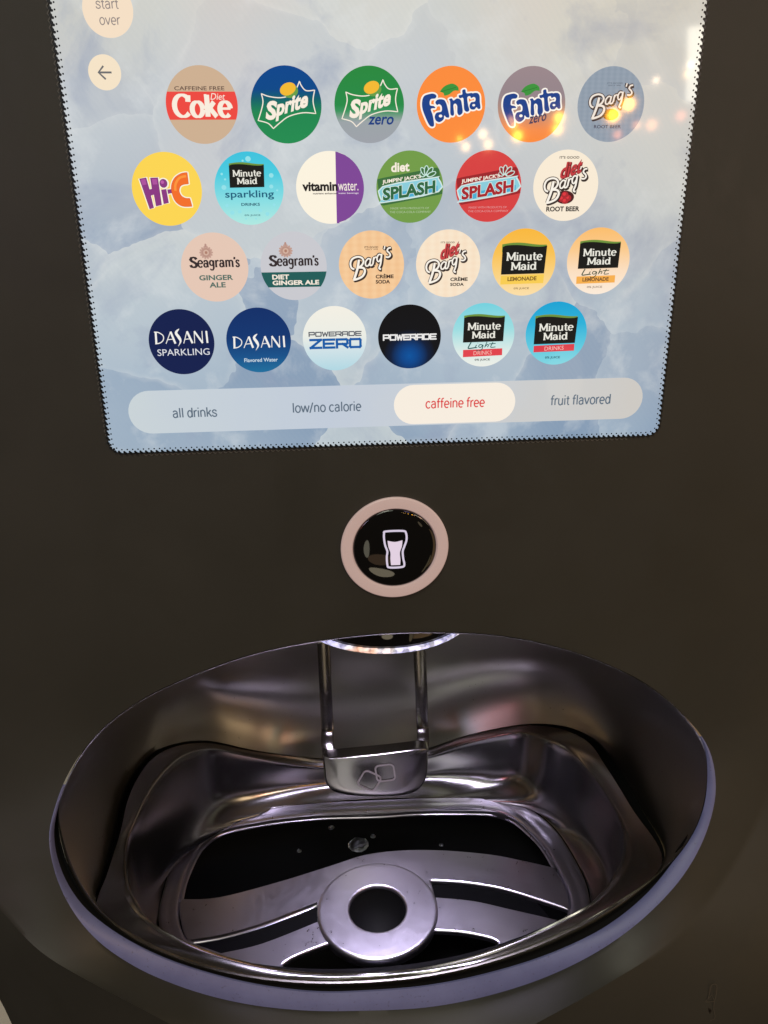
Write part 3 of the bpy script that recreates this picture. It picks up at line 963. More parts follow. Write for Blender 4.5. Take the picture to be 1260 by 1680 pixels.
def arc(cx_, cy_, rx, ry, a0, a1, n=14):
    return [(cx_ + rx * math.cos(math.radians(a0 + (a1 - a0) * k / n)), cy_ + ry * math.sin(math.radians(a0 + (a1 - a0) * k / n))) for k in range(n + 1)]
def sc_(pl, k): return [(x * k, y * k) for x, y in pl]
SS = [(.58, .78), (.5, .93), (.33, 1), (.14, .94), (.07, .77), (.16, .62), (.36, .5), (.54, .36), (.58, .18), (.45, .03), (.27, 0), (.1, .08), (.04, .24)]
def ser(x, y, l, r): return [(x - l, y), (x + r, y)]
G = {
 'M': (1.12, [[(.1, 0), (.13, 1)], [(.13, 1), (.54, .12)], [(.54, .12), (.95, 1)], [(.95, 1), (.98, 0)], ser(.1, .03, .13, .15), ser(.98, .03, .15, .13), ser(.12, .97, .14, .02), ser(.96, .97, .02, .14)]),
 'i': (.38, [[(.17, 0), (.17, .68)], ser(.17, .03, .14, .14), ser(.17, .65, .12, 0), [(.17, .86), (.17, .98)]]),
 'n': (.80, [[(.14, 0), (.14, .68)], arc(.37, .42, .23, .24, 175, 0) + [(.6, 0)], ser(.14, .03, .12, .12), ser(.6, .03, .12, .13), ser(.14, .65, .12, 0)]),
 'u': (.80, [[(.14, .68), (.14, .25)] + arc(.36, .25, .22, .24, 180, 350), [(.6, .68), (.6, 0)], ser(.14, .65, .12, 0), ser(.6, .65, .12, 0), ser(.6, .03, 0, .13)]),
 't': (.52, [[(.22, .95), (.22, .2), (.26, .07), (.36, .02), (.47, .08)], [(.04, .65), (.46, .65)]]),
 'e': (.72, [arc(.35, .34, .28, .34, 5, 318, 20), [(.08, .37), (.63, .37)]]),
 'a': (.74, [[(.1, .52)] + arc(.32, .45, .22, .23, 140, 0) + [(.54, .1), (.66, .03)], arc(.3, .2, .21, .19, 0, 360, 16)]),
 'd': (.80, [arc(.32, .34, .25, .33, 0, 360, 18), [(.59, 1), (.59, 0)], ser(.59, .97, .14, 0), ser(.59, .03, 0, .14)]),
 'S': (.72, [SS]), 's': (.52, [sc_(SS, .68)]),
 'g': (.72, [arc(.3, .42, .22, .25, 0, 360, 16), [(.54, .68), (.54, -.1), (.44, -.27), (.26, -.3), (.08, -.2)]]),
 'r': (.54, [[(.14, 0), (.14, .68)], [(.14, .45), (.24, .62), (.36, .68), (.48, .6)], ser(.14, .03, .12, .14), ser(.14, .65, .12, 0)]),
 'm': (1.14, [[(.14, 0), (.14, .68)], arc(.34, .44, .2, .22, 175, 0) + [(.54, 0)], arc(.74, .44, .2, .22, 175, 0) + [(.94, 0)], ser(.14, .03, .12, .1), ser(.94, .03, .1, .14), ser(.14, .65, .12, 0)]),
 "'": (.22, [[(.1, 1), (.05, .76)]]),
 'B': (.80, [[(.16, 0), (.16, 1)], [(.16, .97), (.42, .97)] + arc(.42, .76, .2, .21, 85, -85) + [(.16, .53)], [(.42, .53)] + arc(.42, .28, .26, .26, 85, -85) + [(.16, .02)], ser(.16, .97, .14, 0), ser(.16, .03, .12, 0)]),
 'q': (.78, [arc(.32, .34, .25, .33, 0, 360, 18), [(.59, .68), (.59, -.32)], ser(.59, -.3, .1, .14)]),
 'C': (.92, [arc(.5, .5, .42, .49, 48, 318, 22), [(.82, .98), (.80, .68)]]),
 'o': (.72, [arc(.35, .34, .28, .34, 0, 360, 20)]),
 'k': (.74, [[(.16, 0), (.16, 1)], [(.18, .28), (.52, .68)], [(.28, .40), (.62, 0)], ser(.16, .97, .14, 0)]),
 'l': (.38, [[(.17, 0), (.17, 1)], ser(.17, .97, .12, 0), ser(.17, .03, .13, .13)]),
 'D': (.9, [[(.16, 0), (.16, 1)], [(.16, .98), (.36, .98)] + arc(.36, .5, .42, .48, 85, -85) + [(.16, .02)]]),
 ' ': (.4, []),
}
YL = [0]
class Draw:
    """collects flat coloured shapes on the display; (cx, cy, rx, ry) maps drawing units to a disc of radius rad at (X, Z)"""
    def __init__(self, X, Z, rad, cx_, cy_, rx, ry, y0=-.006):
        self.X, self.Z, self.rad = X, Z, rad
        self.cx, self.cy, self.rx, self.ry = cx_, cy_, rx, ry
        self.V, self.F, self.I, self.M = [], [], [], []
        self.lay = y0
    def mi(self, m):
        if m not in self.M: self.M.append(m)
        return self.M.index(m)
    def pt(self, x, y):
        return to_m((self.X + (x - self.cx) / self.rx * self.rad, YS + self.lay, self.Z - (y - self.cy) / self.ry * self.rad))
    def add(self, pts, faces, mat):
        self.lay -= .0006
        o = len(self.V)
        self.V += [self.pt(x, y) for x, y in pts]
        k = self.mi(mat if not isinstance(mat, tuple) else emat(mat))
        for f in faces:
            self.F.append(tuple(o + i for i in f)); self.I.append(k)
    def poly(self, pts, col, sm=None, corners=()):
        if sm: pts = smooth_closed(pts, sm, corners)
        # ear-cut by the mesh tessellator
        from mathutils.geometry import tessellate_polygon
        tri = tessellate_polygon([[Vector((x, y, 0)) for x, y in pts]])
        self.add(pts, [tuple(t) for t in tri], col)
    def ell(self, x, y, a, c, col, n=20, rot=0):
        ca, sa = math.cos(rot), math.sin(rot)
        pts = [(x + a * math.cos(math.tau * k / n) * ca - c * math.sin(math.tau * k / n) * sa, y + a * math.cos(math.tau * k / n) * sa + c * math.sin(math.tau * k / n) * ca) for k in range(n)]
        self.add(pts, [tuple(range(n))], col)
    def disc(self, mat):
        n = 72
        self.add([(self.cx + self.rx * math.cos(math.tau * k / n), self.cy + self.ry * math.sin(math.tau * k / n)) for k in range(n)], [tuple(range(n))], mat)
    def line(self, pts, w, col, closed=False, sm=None, corners=()):
        if sm:
            if closed: pts = smooth_closed(pts, sm, corners)
            else:
                q = smooth_closed(pts, sm, (0, len(pts) - 1) + tuple(corners)); pts = q[:(len(pts) - 1) * sm] + [pts[-1]]
        L, R_ = ribbon_uv(pts, w, closed)
        n = len(pts); P = []
        for a, c in zip(L, R_): P += [tuple(a), tuple(c)]
        self.add(P, [(2 * i, 2 * i + 1, 2 * ((i + 1) % n) + 1, 2 * ((i + 1) % n)) for i in range(n if closed else n - 1)], col)
    def text(self, s, x0, x1, yt, yb_, col, rise=0, shear=0, bold=0.0, rot=0):
        vs, fs = text_mesh(s, bold)
        ax = min(v[0] for v in vs); bx = max(v[0] for v in vs); ay = min(v[1] for v in vs); by_ = max(v[1] for v in vs)
        P = []
        for x, y in vs:
            p = (x - ax) / (bx - ax); q = (y - ay) / (by_ - ay)
            P.append((x0 + p * (x1 - x0) + q * shear, yb_ - q * (yb_ - yt) - p * rise))
        self.add(P, fs, col)
    def slabtext(self, s, x0, x1, yt, yb_, col, rise=0, shear=0, thick=.17, thin=.09, dx=0, dy=0):
        """serif lettering from strokes, thick on the uprights"""
        x = 0; strokes = []
        for ch in s:
            adv, pl = G[ch]
            for p in pl: strokes.append([(x + a, c) for a, c in p])
            x += adv
        kx = (x1 - x0) / (x - .06); ky = (yb_ - yt)
        for st in strokes:
            ws = []
            for i in range(len(st)):
                a = st[max(0, i - 1)]; c = st[min(len(st) - 1, i + 1)]
                d = Vector((c[0] - a[0], c[1] - a[1]))
                f = abs(d.y) / max(1e-6, d.length)
                ws.append(thin + (thick - thin) * f)
            L, R_ = ribbon_uv(st, ws, False)
            P = []
            for a, c in zip(L, R_):
                for q in (a, c):
                    P.append((x0 + dx + q.x * kx + q.y * shear, yb_ + dy - q.y * ky - rise * (q.x / x)))
            n = len(st)
            self.add(P, [(2 * i, 2 * i + 1, 2 * i + 3, 2 * i + 2) for i in range(n - 1)], col)
            self.lay += .0005
        self.lay -= .0006
    def build(self, name, label=None):
        o = pydata(name, self.V, self.F, self.M, touch, False, self.I)
        if label: o['label'] = label
        return o

RAD = .422
ROWX = [0, -.5053, -.0021, -.5075]
RS = .9285
def icon(r, c, cx_, cy_, rx, ry):
    return Draw(ROWX[r] + c + (1 if False else 0), -r * RS, RAD, cx_, cy_, rx, ry)
# rows 3 and 4 carry one more half pitch shift
ROWX = [0.0, -.5053, -.0021, -.5075]
CREAM = (252, 240, 224)

# row 1 -----------------------------------------------------------
d = icon(0, 0, 320, 372, 268, 290)
d.disc(emat((208, 178, 148)))
th0 = math.asin(.345)
def chord(d, y1, y2, col, n=12):
    pts = []
    for k in range(n + 1):
        y = y1 + (y2 - y1) * k / n
        w = math.sqrt(max(0, 1 - ((y - d.cy) / d.ry) ** 2)) * d.rx
        pts.append((d.cx + w, y))
    for k in range(n, -1, -1):
        y = y1 + (y2 - y1) * k / n
        w = math.sqrt(max(0, 1 - ((y - d.cy) / d.ry) ** 2)) * d.rx
        pts.append((d.cx - w, y))
    d.poly(pts, col)
chord(d, 273, 480, (240, 74, 66))
d.text('CAFFEINE FREE', 125, 497, 234, 264, (96, 74, 66), bold=.012)
d.slabtext('Coke', 104, 536, 296, 458, CREAM, thick=.27, thin=.11)
d.text('Diet', 388, 492, 285, 333, CREAM, shear=10)
d.build('drink_icon', 'tan round icon with a red band and cream lettering')

def sprite_art(d, dy=0, dx=0, k=1.0):
    def T(p): return [((x - 943) * k + 943 + dx, (y - 372) + 372 + dy) for x, y in p]
    fr = [(763, 288), (815, 308), (900, 318), (975, 300), (1020, 255), (1048, 197), (1062, 232), (1095, 266), (1158, 262), (1143, 345), (1160, 436), (1065, 430), (960, 456), (895, 500), (838, 548),
          (800, 508), (728, 487), (758, 405), (772, 345)]
    d.line(T(fr), 8, CREAM, True, 5, corners=(0, 5, 8, 10, 14, 16))
    d.ell(*T([(978, 270)])[0], 58 * k, 50, (104, 160, 74), rot=-.3)
    d.ell(*T([(960, 254)])[0], 62 * k, 45, (247, 188, 52), rot=-.45)
    xs = T([(782, 0), (858, 0), (1108, 0)])
    d.text('S', xs[0][0], xs[1][0] + 2, 340 + dy, 484 + dy, CREAM, shear=22, bold=.045)
    d.text('prite', xs[1][0], xs[2][0] - 14, 338 + dy, 496 + dy, CREAM, rise=72, shear=24, bold=.04)
d = icon(0, 1, 943, 372, 262, 290)
d.disc(grad_mat([(0, (34, 142, 82)), (.40, (30, 136, 80)), (.58, (10, 96, 108)), (.70, (0, 72, 138)), (1, (0, 70, 142))]))
sprite_art(d)
d.build('drink_icon', 'blue and green round icon with a white starburst frame and a lemon')
d = icon(0, 2, 943, 372, 262, 290)
d.disc(grad_mat([(0, (160, 164, 172)), (.28, (158, 166, 170)), (.42, (60, 150, 95)), (.5, (38, 140, 72)), (1, (40, 138, 62))]))
sprite_art(d, -12, 2, .98)
d.text('zero', 930, 1120, 460, 522, (28, 62, 130), shear=12, bold=.02)
d.build('drink_icon', 'green and grey round icon with a white starburst frame and a lemon')

def fanta_art(d):
    NV, WH = (28, 66, 140), (255, 248, 238)
    def letter(pts, holes=()):
        pass
    L = [('F', [(722, 292), (760, 286), (785, 300), (778, 322), (742, 330), (738, 372), (768, 380), (778, 395), (745, 402), (760, 450), (770, 528), (740, 530), (712, 480), (682, 400), (680, 340), (694, 305)]),
         ('a', [(790, 372), (778, 350), (800, 330), (840, 332), (858, 355), (872, 400), (884, 462), (862, 466), (846, 452), (842, 480), (812, 502), (784, 490), (774, 460), (788, 430), (824, 420), (826, 384), (808, 366)]),
         ('n', [(888, 345), (880, 330), (900, 322), (914, 338), (940, 322), (968, 334), (978, 372), (984, 428), (960, 450), (944, 430), (942, 380), (928, 362), (914, 376), (920, 440), (908, 454), (892, 440), (890, 390)]),
         ('t', [(978, 262), (1000, 256), (1010, 284), (1052, 282), (1056, 304), (1018, 312), (1024, 370), (1034, 410), (1018, 424), (996, 408), (990, 350), (984, 318), (960, 322), (952, 300), (978, 292)]),
         ('a', [(1046, 320), (1038, 300), (1058, 284), (1090, 282), (1108, 302), (1112, 350), (1118, 396), (1100, 402), (1088, 390), (1072, 406), (1046, 404), (1034, 380), (1046, 352), (1074, 346), (1078, 322), (1064, 312)])]
    for k, (n, p) in enumerate(L): d.line(p, 24, WH, True, 4); d.poly(p, WH, 4)
    for k, (n, p) in enumerate(L): d.poly(p, NV, 4)
    d.ell(818, 455, 13, 11, WH); d.ell(1066, 374, 11, 9, WH)
    d.poly([(810, 272), (835, 240), (868, 220), (908, 213), (945, 236), (951, 266), (915, 266), (880, 293), (845, 302), (838, 284)], (62, 150, 62), 4, corners=(0, 5))
    d.line([(815, 273), (870, 258), (930, 240)], 4, (40, 112, 46), False, 4)
d = icon(0, 3, 897, 370, 257, 290)
d.disc(emat((255, 142, 62)))
fanta_art(d)
d.build('drink_icon', 'orange round icon with rounded navy letters and a green leaf')
d = icon(0, 4, 897, 370, 257, 290)
d.disc(grad_mat([(0, (255, 140, 60)), (.16, (248, 142, 76)), (.42, (182, 142, 124)), (.62, (150, 134, 140)), (1, (158, 138, 142))]))
fanta_art(d)
d.text('zero', 880, 1010, 462, 520, (70, 62, 92), rise=26, shear=6, bold=.02)
d.build('drink_icon', 'grey and orange round icon with rounded navy letters and a green leaf')

def barq(d, x0, x1, y0, y1, W=(255, 248, 236), K=(58, 46, 42), k=1.0):
    """script name climbing from lower left (x0, y0) to upper right (x1, y1)"""
    kx, ky = (x1 - x0) / 355.0, (y0 - y1) / 276.0
    ST = [(1, [(202, 346), (180, 334), (172, 300), (188, 264), (228, 248), (262, 256), (276, 282), (262, 314), (234, 332)]),
          (1.15, [(234, 332), (272, 336), (286, 362), (266, 402), (222, 424), (192, 430)]), (1.25, [(240, 272), (226, 345), (198, 428)]),
          (.8, [(330, 268), (312, 264), (292, 290), (294, 318), (310, 320), (328, 296)]), (.85, [(334, 262), (326, 312), (340, 316), (348, 306)]),
          (.85, [(358, 252), (350, 306)]), (.75, [(354, 276), (366, 254), (380, 254)]),
          (.8, [(414, 234), (398, 232), (384, 254), (386, 282), (400, 286), (414, 262)]), (.9, [(420, 228), (412, 300), (398, 340), (414, 348)]),
          (.7, [(446, 166), (440, 192)]), (.85, [(494, 180), (474, 184), (464, 204), (482, 222), (488, 240), (474, 254), (452, 252)])]
    def T(p, dx=0, dy=0): return [(x0 + (a + dx - 165) * kx, y0 + (c + dy - 436) * ky) for a, c in p]
    for (dx, dy, col, wd) in ((8, 9, K, 26), (4, 5, K, 26), (0, 0, K, 27), (0, 0, W, 14.5)):
        for f, p in ST:
            q = T(p, dx, dy)
            d.line(q, (wd if col == K else wd * f) * kx, col, False, 4 if len(p) > 2 else None)
            d.lay += .0005
        d.lay -= .0007
def barrels(d, x, y, s, c1=(150, 40, 44), c2=(74, 34, 34)):
    d.ell(x, y, s * 1.1, s * .8, c2)
    for (a, c, r) in ((-.35, .15, .42), (.35, .1, .42), (0, -.3, .4), (.05, .45, .38)):
        d.ell(x + a * s, y + c * s, r * s, r * s * .95, c1)
        d.ell(x + a * s - .08 * s, y + c * s - .08 * s, r * s * .5, r * s * .5, tuple(min(255, int(v * 1.3)) for v in c1))
d = icon(0, 5, 670, 270, 182, 208)
d.disc(stripe_mat((142, 155, 170), (152, 164, 178), 11))
barrels(d, 672, 325, 40, (120, 60, 40), (66, 40, 36))
barq(d, 548, 800, 352, 150, (244, 232, 220), (70, 56, 54))
d.text("IT'S GOOD", 640, 722, 150, 158, (84, 90, 100)); d.text('SINCE 1898', 645, 712, 163, 170, (84, 90, 100))
d.text('ROOT BEER', 584, 733, 383, 402, (72, 74, 92), bold=.02)
d.build('drink_icon', 'blue grey round icon with climbing white script and a barrel')

# row 2 -----------------------------------------------------------
d = icon(1, 0, 332, 338, 266, 278)
d.disc(emat((255, 216, 84)))
H = [(133, 257), (182, 250), (198, 338), (220, 334), (216, 252), (270, 250), (279, 455), (238, 464), (231, 376), (203, 384), (216, 476), (188, 486)]
Ist = [(290, 342), (325, 336), (334, 440), (299, 448)]
hy = [(336, 342), (378, 338), (377, 362), (338, 370)]
Cc = [(497, 214), (450, 222), (400, 254), (370, 310), (370, 372), (392, 432), (440, 466), (512, 468), (500, 408), (466, 406), (436, 386), (424, 350), (436, 316), (462, 302), (500, 298)]
WH = (255, 246, 226)
for p in (H, Ist, hy): d.line(p, 22, WH, True)
d.line(Cc, 22, WH, True, 4, corners=(0, 7, 8, 14)); d.ell(310, 293, 42, 42, WH)
d.poly(H, WH); d.poly(Cc, WH, 4, corners=(0, 7, 8, 14))
PU = (140, 58, 132)
for p in (H, Ist, hy): d.line(p, 5, (92, 30, 92), True); d.poly(p, PU)
d.ell(310, 293, 30, 33, (92, 30, 92)); d.ell(310, 293, 27, 30, PU)
d.poly([(142, 264), (176, 258), (182, 300), (150, 306)], (176, 84, 160)); d.poly([(226, 260), (262, 258), (264, 300), (230, 302)], (176, 84, 160))
d.ell(303, 284, 13, 13, (190, 96, 170))
d.line(Cc, 5, (190, 64, 24), True, 4, corners=(0, 7, 8, 14)); d.poly(Cc, (246, 112, 44), 4, corners=(0, 7, 8, 14))
d.line([(488, 240), (436, 254), (402, 300), (396, 350)], 18, (255, 152, 62), False, 5)
d.build('drink_icon', 'yellow round icon with purple and orange block letters')

def mm(d, x0, x1, y0, y1, tilt=0, m1=None, m2=None):
    """black name plate with a green wave on top"""
    w, h = x1 - x0, y1 - y0
    top = [(x0 - tilt + w * t, y0 - h * (.02 + .05 * math.sin(t * math.pi * 1.6)) - (h * .02 * t)) for t in [k / 12 for k in range(13)]]
    d.poly([(x, y - h * .055) for x, y in top] + [(x1 - tilt, y0 + h * .2), (x0 - tilt, y0 + h * .2)], (112, 148, 62))
    d.poly([(x0, y0 + h * .02)] + [(x, y + h * .035 * math.sin(math.pi * k / 12)) for k, (x, y) in enumerate(top)][1:-1] + [(x1, y0 - h * .01), (x1 - tilt * 1.5 - w * .02, y1 - h * .02), (x0 - w * .015 + 0, y1)], (24, 24, 22))
    d.slabtext('Minute', x0 + w * .10, x0 + w * .90, y0 + h * .22, y0 + h * .50, (240, 238, 226), rise=h * .01, thick=.19, thin=.11)
    d.slabtext('Maid', x0 + w * .21, x0 + w * .78, y0 + h * .57, y0 + h * .84, (240, 238, 226), rise=h * .01, thick=.19, thin=.11)
d = icon(1, 1, 943, 332, 255, 275)
d.disc(grad_mat([(0, (178, 236, 228)), (.3, (142, 226, 230)), (.7, (76, 206, 226)), (1, (60, 196, 224))]))
for (x, y, r) in ((948, 112, 20), (908, 125, 8), (748, 222, 9), (1112, 235, 17), (757, 322, 18), (1108, 318, 15), (1150, 347, 8), (770, 458, 12), (1122, 456, 11), (1018, 498, 12), (1068, 525, 15), (862, 505, 14), (806, 512, 16), (770, 262, 8), (905, 560, 6), (980, 560, 6)):
    d.ell(x, y, r, r, (150, 228, 236))
mm(d, 805, 1062, 158, 325)
d.text('sparkling', 763, 1125, 345, 416, (24, 92, 122), bold=.012)
d.text('DRINKS', 878, 1016, 440, 462, (20, 70, 96), bold=.02)
d.text('0% JUICE', 897, 1015, 527, 543, (34, 84, 100), bold=.01)
d.build('drink_icon', 'aqua round icon with a black name plate and pale bubbles')

d = icon(1, 2, 338, 343, 260, 283)
d.disc(emat((255, 246, 226)))
pp = []
for k in range(25):
    y = 68 + (622 - 68) * k / 24
    w = math.sqrt(max(0, 1 - ((y - d.cy) / d.ry) ** 2)) * d.rx
    pp.append((d.cx + w, y))
d.poly([(386, 66)] + pp + [(402, 622)], (128, 72, 152))
d.text('vitamin', 125, 396, 296, 368, (32, 28, 30), bold=.04)
d.text('water.', 400, 555, 302, 366, (255, 246, 230))
d.text('nutrient enhanced', 205, 392, 378, 393, (50, 40, 50), bold=.02)
d.text('water beverage', 400, 556, 378, 395, (240, 226, 236), bold=.01)
d.build('drink_icon', 'round icon split cream and purple')

def splash(d, base, dark, deep, diet):
    d.disc(emat(base))
    def clip(x, y):
        a = math.atan2((y - d.cy) / d.ry, (x - d.cx) / d.rx); r = math.hypot((y - d.cy) / d.ry, (x - d.cx) / d.rx)
        if r > 1: return (d.cx + d.rx * math.cos(a), d.cy + d.ry * math.sin(a))
        return (x, y)
    band = [clip(690 + 510 * t, 276 - 95 * t) for t in [k / 10 for k in range(11)]] + [clip(1200 - 510 * t, 395 + 96 * t) for t in [k / 10 for k in range(11)]]
    d.poly(band, dark)
    d.poly([(735, 330), (1140, 262), (1165, 270), (1168, 380), (740, 462), (722, 440)], (214, 234, 232), 3)
    d.poly([(742, 338), (1140, 272), (1156, 278), (1158, 372), (744, 452), (732, 432)], (140, 208, 222), 3)
    d.poly([(742, 398), (820, 370), (900, 372), (990, 352), (1156, 330), (1158, 372), (744, 452)], (76, 176, 214))
    if diet: d.text('diet', 803, 942, 152, 226, CREAM, bold=.03, rise=8)
    d.text("JUMPIN' JACK'S", 735, 1030, 284, 322, CREAM, rise=44, bold=.03)
    d.text('SPLASH', 732, 1146, 342, 450, (222, 240, 232), rise=62, bold=.075)
    d.text('SPLASH', 738, 1140, 346, 446, deep, rise=60, bold=.042)
    for (a, L) in ((-150, 36), (-118, 60), (-88, 64), (-55, 66), (-25, 62)):
        x, y = 1068, 262
        a = math.radians(a)
        ex, ey = x + L * math.cos(a), y + L * 1.1 * math.sin(a)
        d.ell((x + ex) / 2 + 14 * math.cos(a), (y + ey) / 2 + 14 * math.sin(a), L * .62, 19, (206, 236, 228), rot=a)
        d.ell((x + ex) / 2 + 16 * math.cos(a), (y + ey) / 2 + 16 * math.sin(a), L * .48, 12, dark, rot=a)
    soft = tuple(int(base[i] * .45 + 235 * .55) for i in range(3))
    d.text('MADE WITH PRODUCTS OF', 796, 1092, 496, 512, soft); d.text('THE COCA-COLA COMPANY', 790, 1106, 525, 542, soft)
d = icon(1, 3, 945, 340, 255, 280)
splash(d, (116, 158, 74), (62, 112, 62), (46, 104, 66), True)
d.build('drink_icon', 'green round icon with a slanted banner and water drops')
d = icon(1, 4, 945, 340, 255, 280)
splash(d, (218, 66, 66), (158, 38, 44), (170, 38, 46), False)
d.build('drink_icon', 'red round icon with a slanted banner and water drops')
d = icon(1, 5, 925, 322, 250, 278)
d.disc(emat((252, 238, 216)))
barrels(d, 922, 412, 66, (176, 44, 50), (78, 30, 32))
barq(d, 752, 1106, 462, 170)
for (bo, col, q) in ((.06, (120, 30, 34), 3), (.02, (196, 62, 66), 0)):
    d.text('diet', 868 + q, 1030 + q, 150 + q, 276 + q, col, rise=52, shear=18, bold=bo)
d.text("IT'S GOOD", 862, 1012, 94, 114, (70, 60, 56), bold=.02)
d.text('ROOT BEER', 782, 1040, 484, 524, (44, 40, 38), bold=.035)
d.build('drink_icon', 'cream round icon with red and white script over barrels')

# row 3 -----------------------------------------------------------
def seag(d, x0, x1, yt, yb_, crest):
    cxx, cyy = crest
    for k in range(14):
        a = math.tau * k / 14
        d.ell(cxx + 38 * math.cos(a), cyy + 36 * math.sin(a), 13, 8, (196, 158, 144), rot=a)
    d.ell(cxx, cyy - 52, 8, 14, (186, 146, 134))
    d.ell(cxx, cyy, 33, 33, (188, 148, 134)); d.ell(cxx, cyy, 21, 21, (214, 180, 162)); d.ell(cxx, cyy, 10, 11, (176, 128, 110))
    K = (52, 42, 44)
    w = x1 - x0
    d.slabtext('S', x0, x0 + w * .15, yt + 2, yb_, K, thick=.30, thin=.15)
    d.slabtext("eagram's", x0 + w * .15, x1, yt + (yb_ - yt) * .04, yb_, K, thick=.24, thin=.12)
d = icon(2, 0, 325, 308, 250, 258)
d.disc(emat((232, 202, 184)))
seag(d, 145, 512, 228, 304, (270, 196))
d.text('GINGER', 203, 457, 363, 403, (84, 112, 102), bold=.03); d.text('ALE', 275, 397, 418, 458, (84, 112, 102), bold=.03)
d.build('drink_icon', 'pale peach round icon with black letter name under a crest')
d = icon(2, 1, 910, 300, 240, 255)
d.disc(emat((204, 204, 210)))
seag(d, 738, 1090, 218, 294, (857, 186))
chord(d, 342, 455, (32, 94, 90))
d.text('DIET', 750, 873, 360, 396, CREAM, bold=.035); d.text('GINGER ALE', 750, 1090, 404, 439, CREAM, bold=.035)
d.build('drink_icon', 'pale grey round icon with a dark green band under a crest')
d = icon(2, 2, 337, 313, 262, 272)
d.disc(stripe_mat((250, 208, 160), (244, 196, 146), 7))
barq(d, 160, 520, 436, 158)
d.text("IT'S GOOD", 282, 392, 164, 180, (90, 64, 50), bold=.02); d.text('SINCE 1898', 290, 388, 184, 194, (90, 64, 50))
d.text('CRÈME', 368, 514, 384, 422, (62, 46, 40), bold=.035); d.text('SODA', 368, 484, 433, 464, (62, 46, 40), bold=.035)
d.build('drink_icon', 'light orange round icon with climbing white script')
d = icon(2, 3, 943, 300, 252, 270)
d.disc(stripe_mat((252, 234, 208), (250, 226, 198), 7))
barq(d, 764, 1106, 456, 182)
for (bo, col, q) in ((.06, (130, 34, 38), 3), (.02, (204, 70, 72), 0)):
    d.text('diet', 872 + q, 1018 + q, 152 + q, 276 + q, col, rise=50, shear=18, bold=bo)
d.text("IT'S GOOD", 882, 990, 124, 138, (90, 74, 60), bold=.02)
d.text('CRÈME', 960, 1098, 404, 440, (52, 44, 40), bold=.035); d.text('SODA', 960, 1068, 454, 480, (52, 44, 40), bold=.035)
d.build('drink_icon', 'cream round icon with small red script above white script and no barrels')

def light_script(d, x0, x1, yt, yb_, col):
    w, h = x1 - x0, yb_ - yt
    def L(p, wd=.075): d.line([(x0 + a * w, yt + c * h) for a, c in p], w * wd * .42, col, False, 4)
    L([(.10, .02), (.03, .40), (.0, .68), (.14, .66), (.27, .60)], .10)
    L([(.30, .30), (.26, .62), (.33, .60)])
    L([(.34, .14), (.35, .10)])
    L([(.52, .34), (.42, .30), (.38, .52), (.46, .60), (.54, .34), (.50, .80), (.38, 1.0), (.30, .88)])
    L([(.68, .02), (.60, .62)]); L([(.61, .52), (.70, .30), (.74, .38), (.70, .60)])
    L([(.90, .06), (.82, .56), (.88, .62), (1.0, .58)]); L([(.76, .24), (1.0, .20)])
d = icon(2, 4, 332, 313, 255, 270)
d.disc(grad_mat([(0, (255, 226, 172)), (.3, (254, 214, 134)), (.65, (252, 196, 84)), (1, (252, 186, 62))]))
mm(d, 157, 513, 183, 408, 4)
d.poly([(150, 418), (500, 410), (496, 482), (148, 488)], (252, 208, 84))
d.text('LEMONADE', 205, 440, 428, 462, (132, 98, 44), rise=3, bold=.04)
d.text('0% JUICE', 258, 383, 514, 534, (110, 84, 60), bold=.01)
d.build('drink_icon', 'golden yellow round icon with a black name plate')
d = icon(2, 5, 925, 303, 252, 270)
d.disc(grad_mat([(0, (255, 238, 220)), (.35, (254, 226, 196)), (.7, (254, 204, 140)), (1, (254, 192, 110))]))
mm(d, 768, 1095, 157, 362, 0)
d.poly([(757, 424), (1070, 418), (1070, 478), (757, 484)], (250, 178, 80))
light_script(d, 800, 1016, 362, 436, (60, 76, 54))
d.text('LEMONADE', 805, 1018, 433, 466, (132, 90, 50), rise=2, bold=.04)
d.text('0% JUICE', 845, 970, 503, 524, (110, 84, 70), bold=.01)
d.build('drink_icon', 'pale apricot round icon with a black name plate and green script')

# row 4 -----------------------------------------------------------
def dasani(d, x0, x1, yt, yb_, sb):
    w, h = x1 - x0, yb_ - yt
    c = (248, 246, 240)
    d.slab = None
    def seg(p, wd): d.line([(x0 + a * w, yt + b2 * h) for a, b2 in p], w * wd * .8, c, False, 4 if len(p) > 2 else None)
    seg([(.03, 0), (.02, 1)], .045); seg([(.0, .01), (.08, .05), (.16, .32), (.155, .68), (.09, .92), (.0, .99)], .022)
    seg([(.20, 1), (.305, 0)], .018); seg([(.305, 0), (.375, 1)], .046); seg([(.23, .66), (.35, .62)], .018)
    d.line([(x0 + .47 * w, yt - .22 * h), (x0 + .405 * w, yt + .10 * h), (x0 + .45 * w, yt + .48 * h), (x0 + .475 * w, yt + .82 * h), (x0 + .425 * w, yt + 1.22 * h)],
           [w * k for k in ([.006, .02, .032, .040, .046, .05, .05, .052, .054, .052, .046, .04, .032, .024, .016, .01, .006])][:17], c, False, 4)
    seg([(.53, 1), (.61, 0)], .018); seg([(.61, 0), (.695, 1)], .046); seg([(.555, .66), (.67, .62)], .018)
    seg([(.735, 1), (.745, 0)], .018); seg([(.745, 0), (.885, 1)], .042); seg([(.885, 1), (.89, 0)], .018)
    seg([(.97, 0), (.975, 1)], .042)
d = icon(3, 0, 225, 232, 182, 177)
d.disc(emat((14, 30, 78)))
dasani(d, 78, 376, 174, 239, 0)
d.text('SPARKLING', 85, 376, 268, 304, (226, 228, 234))
d.build('drink_icon', 'darkest navy round icon with two lines of white letters')
d = icon(3, 1, 647, 223, 178, 177)
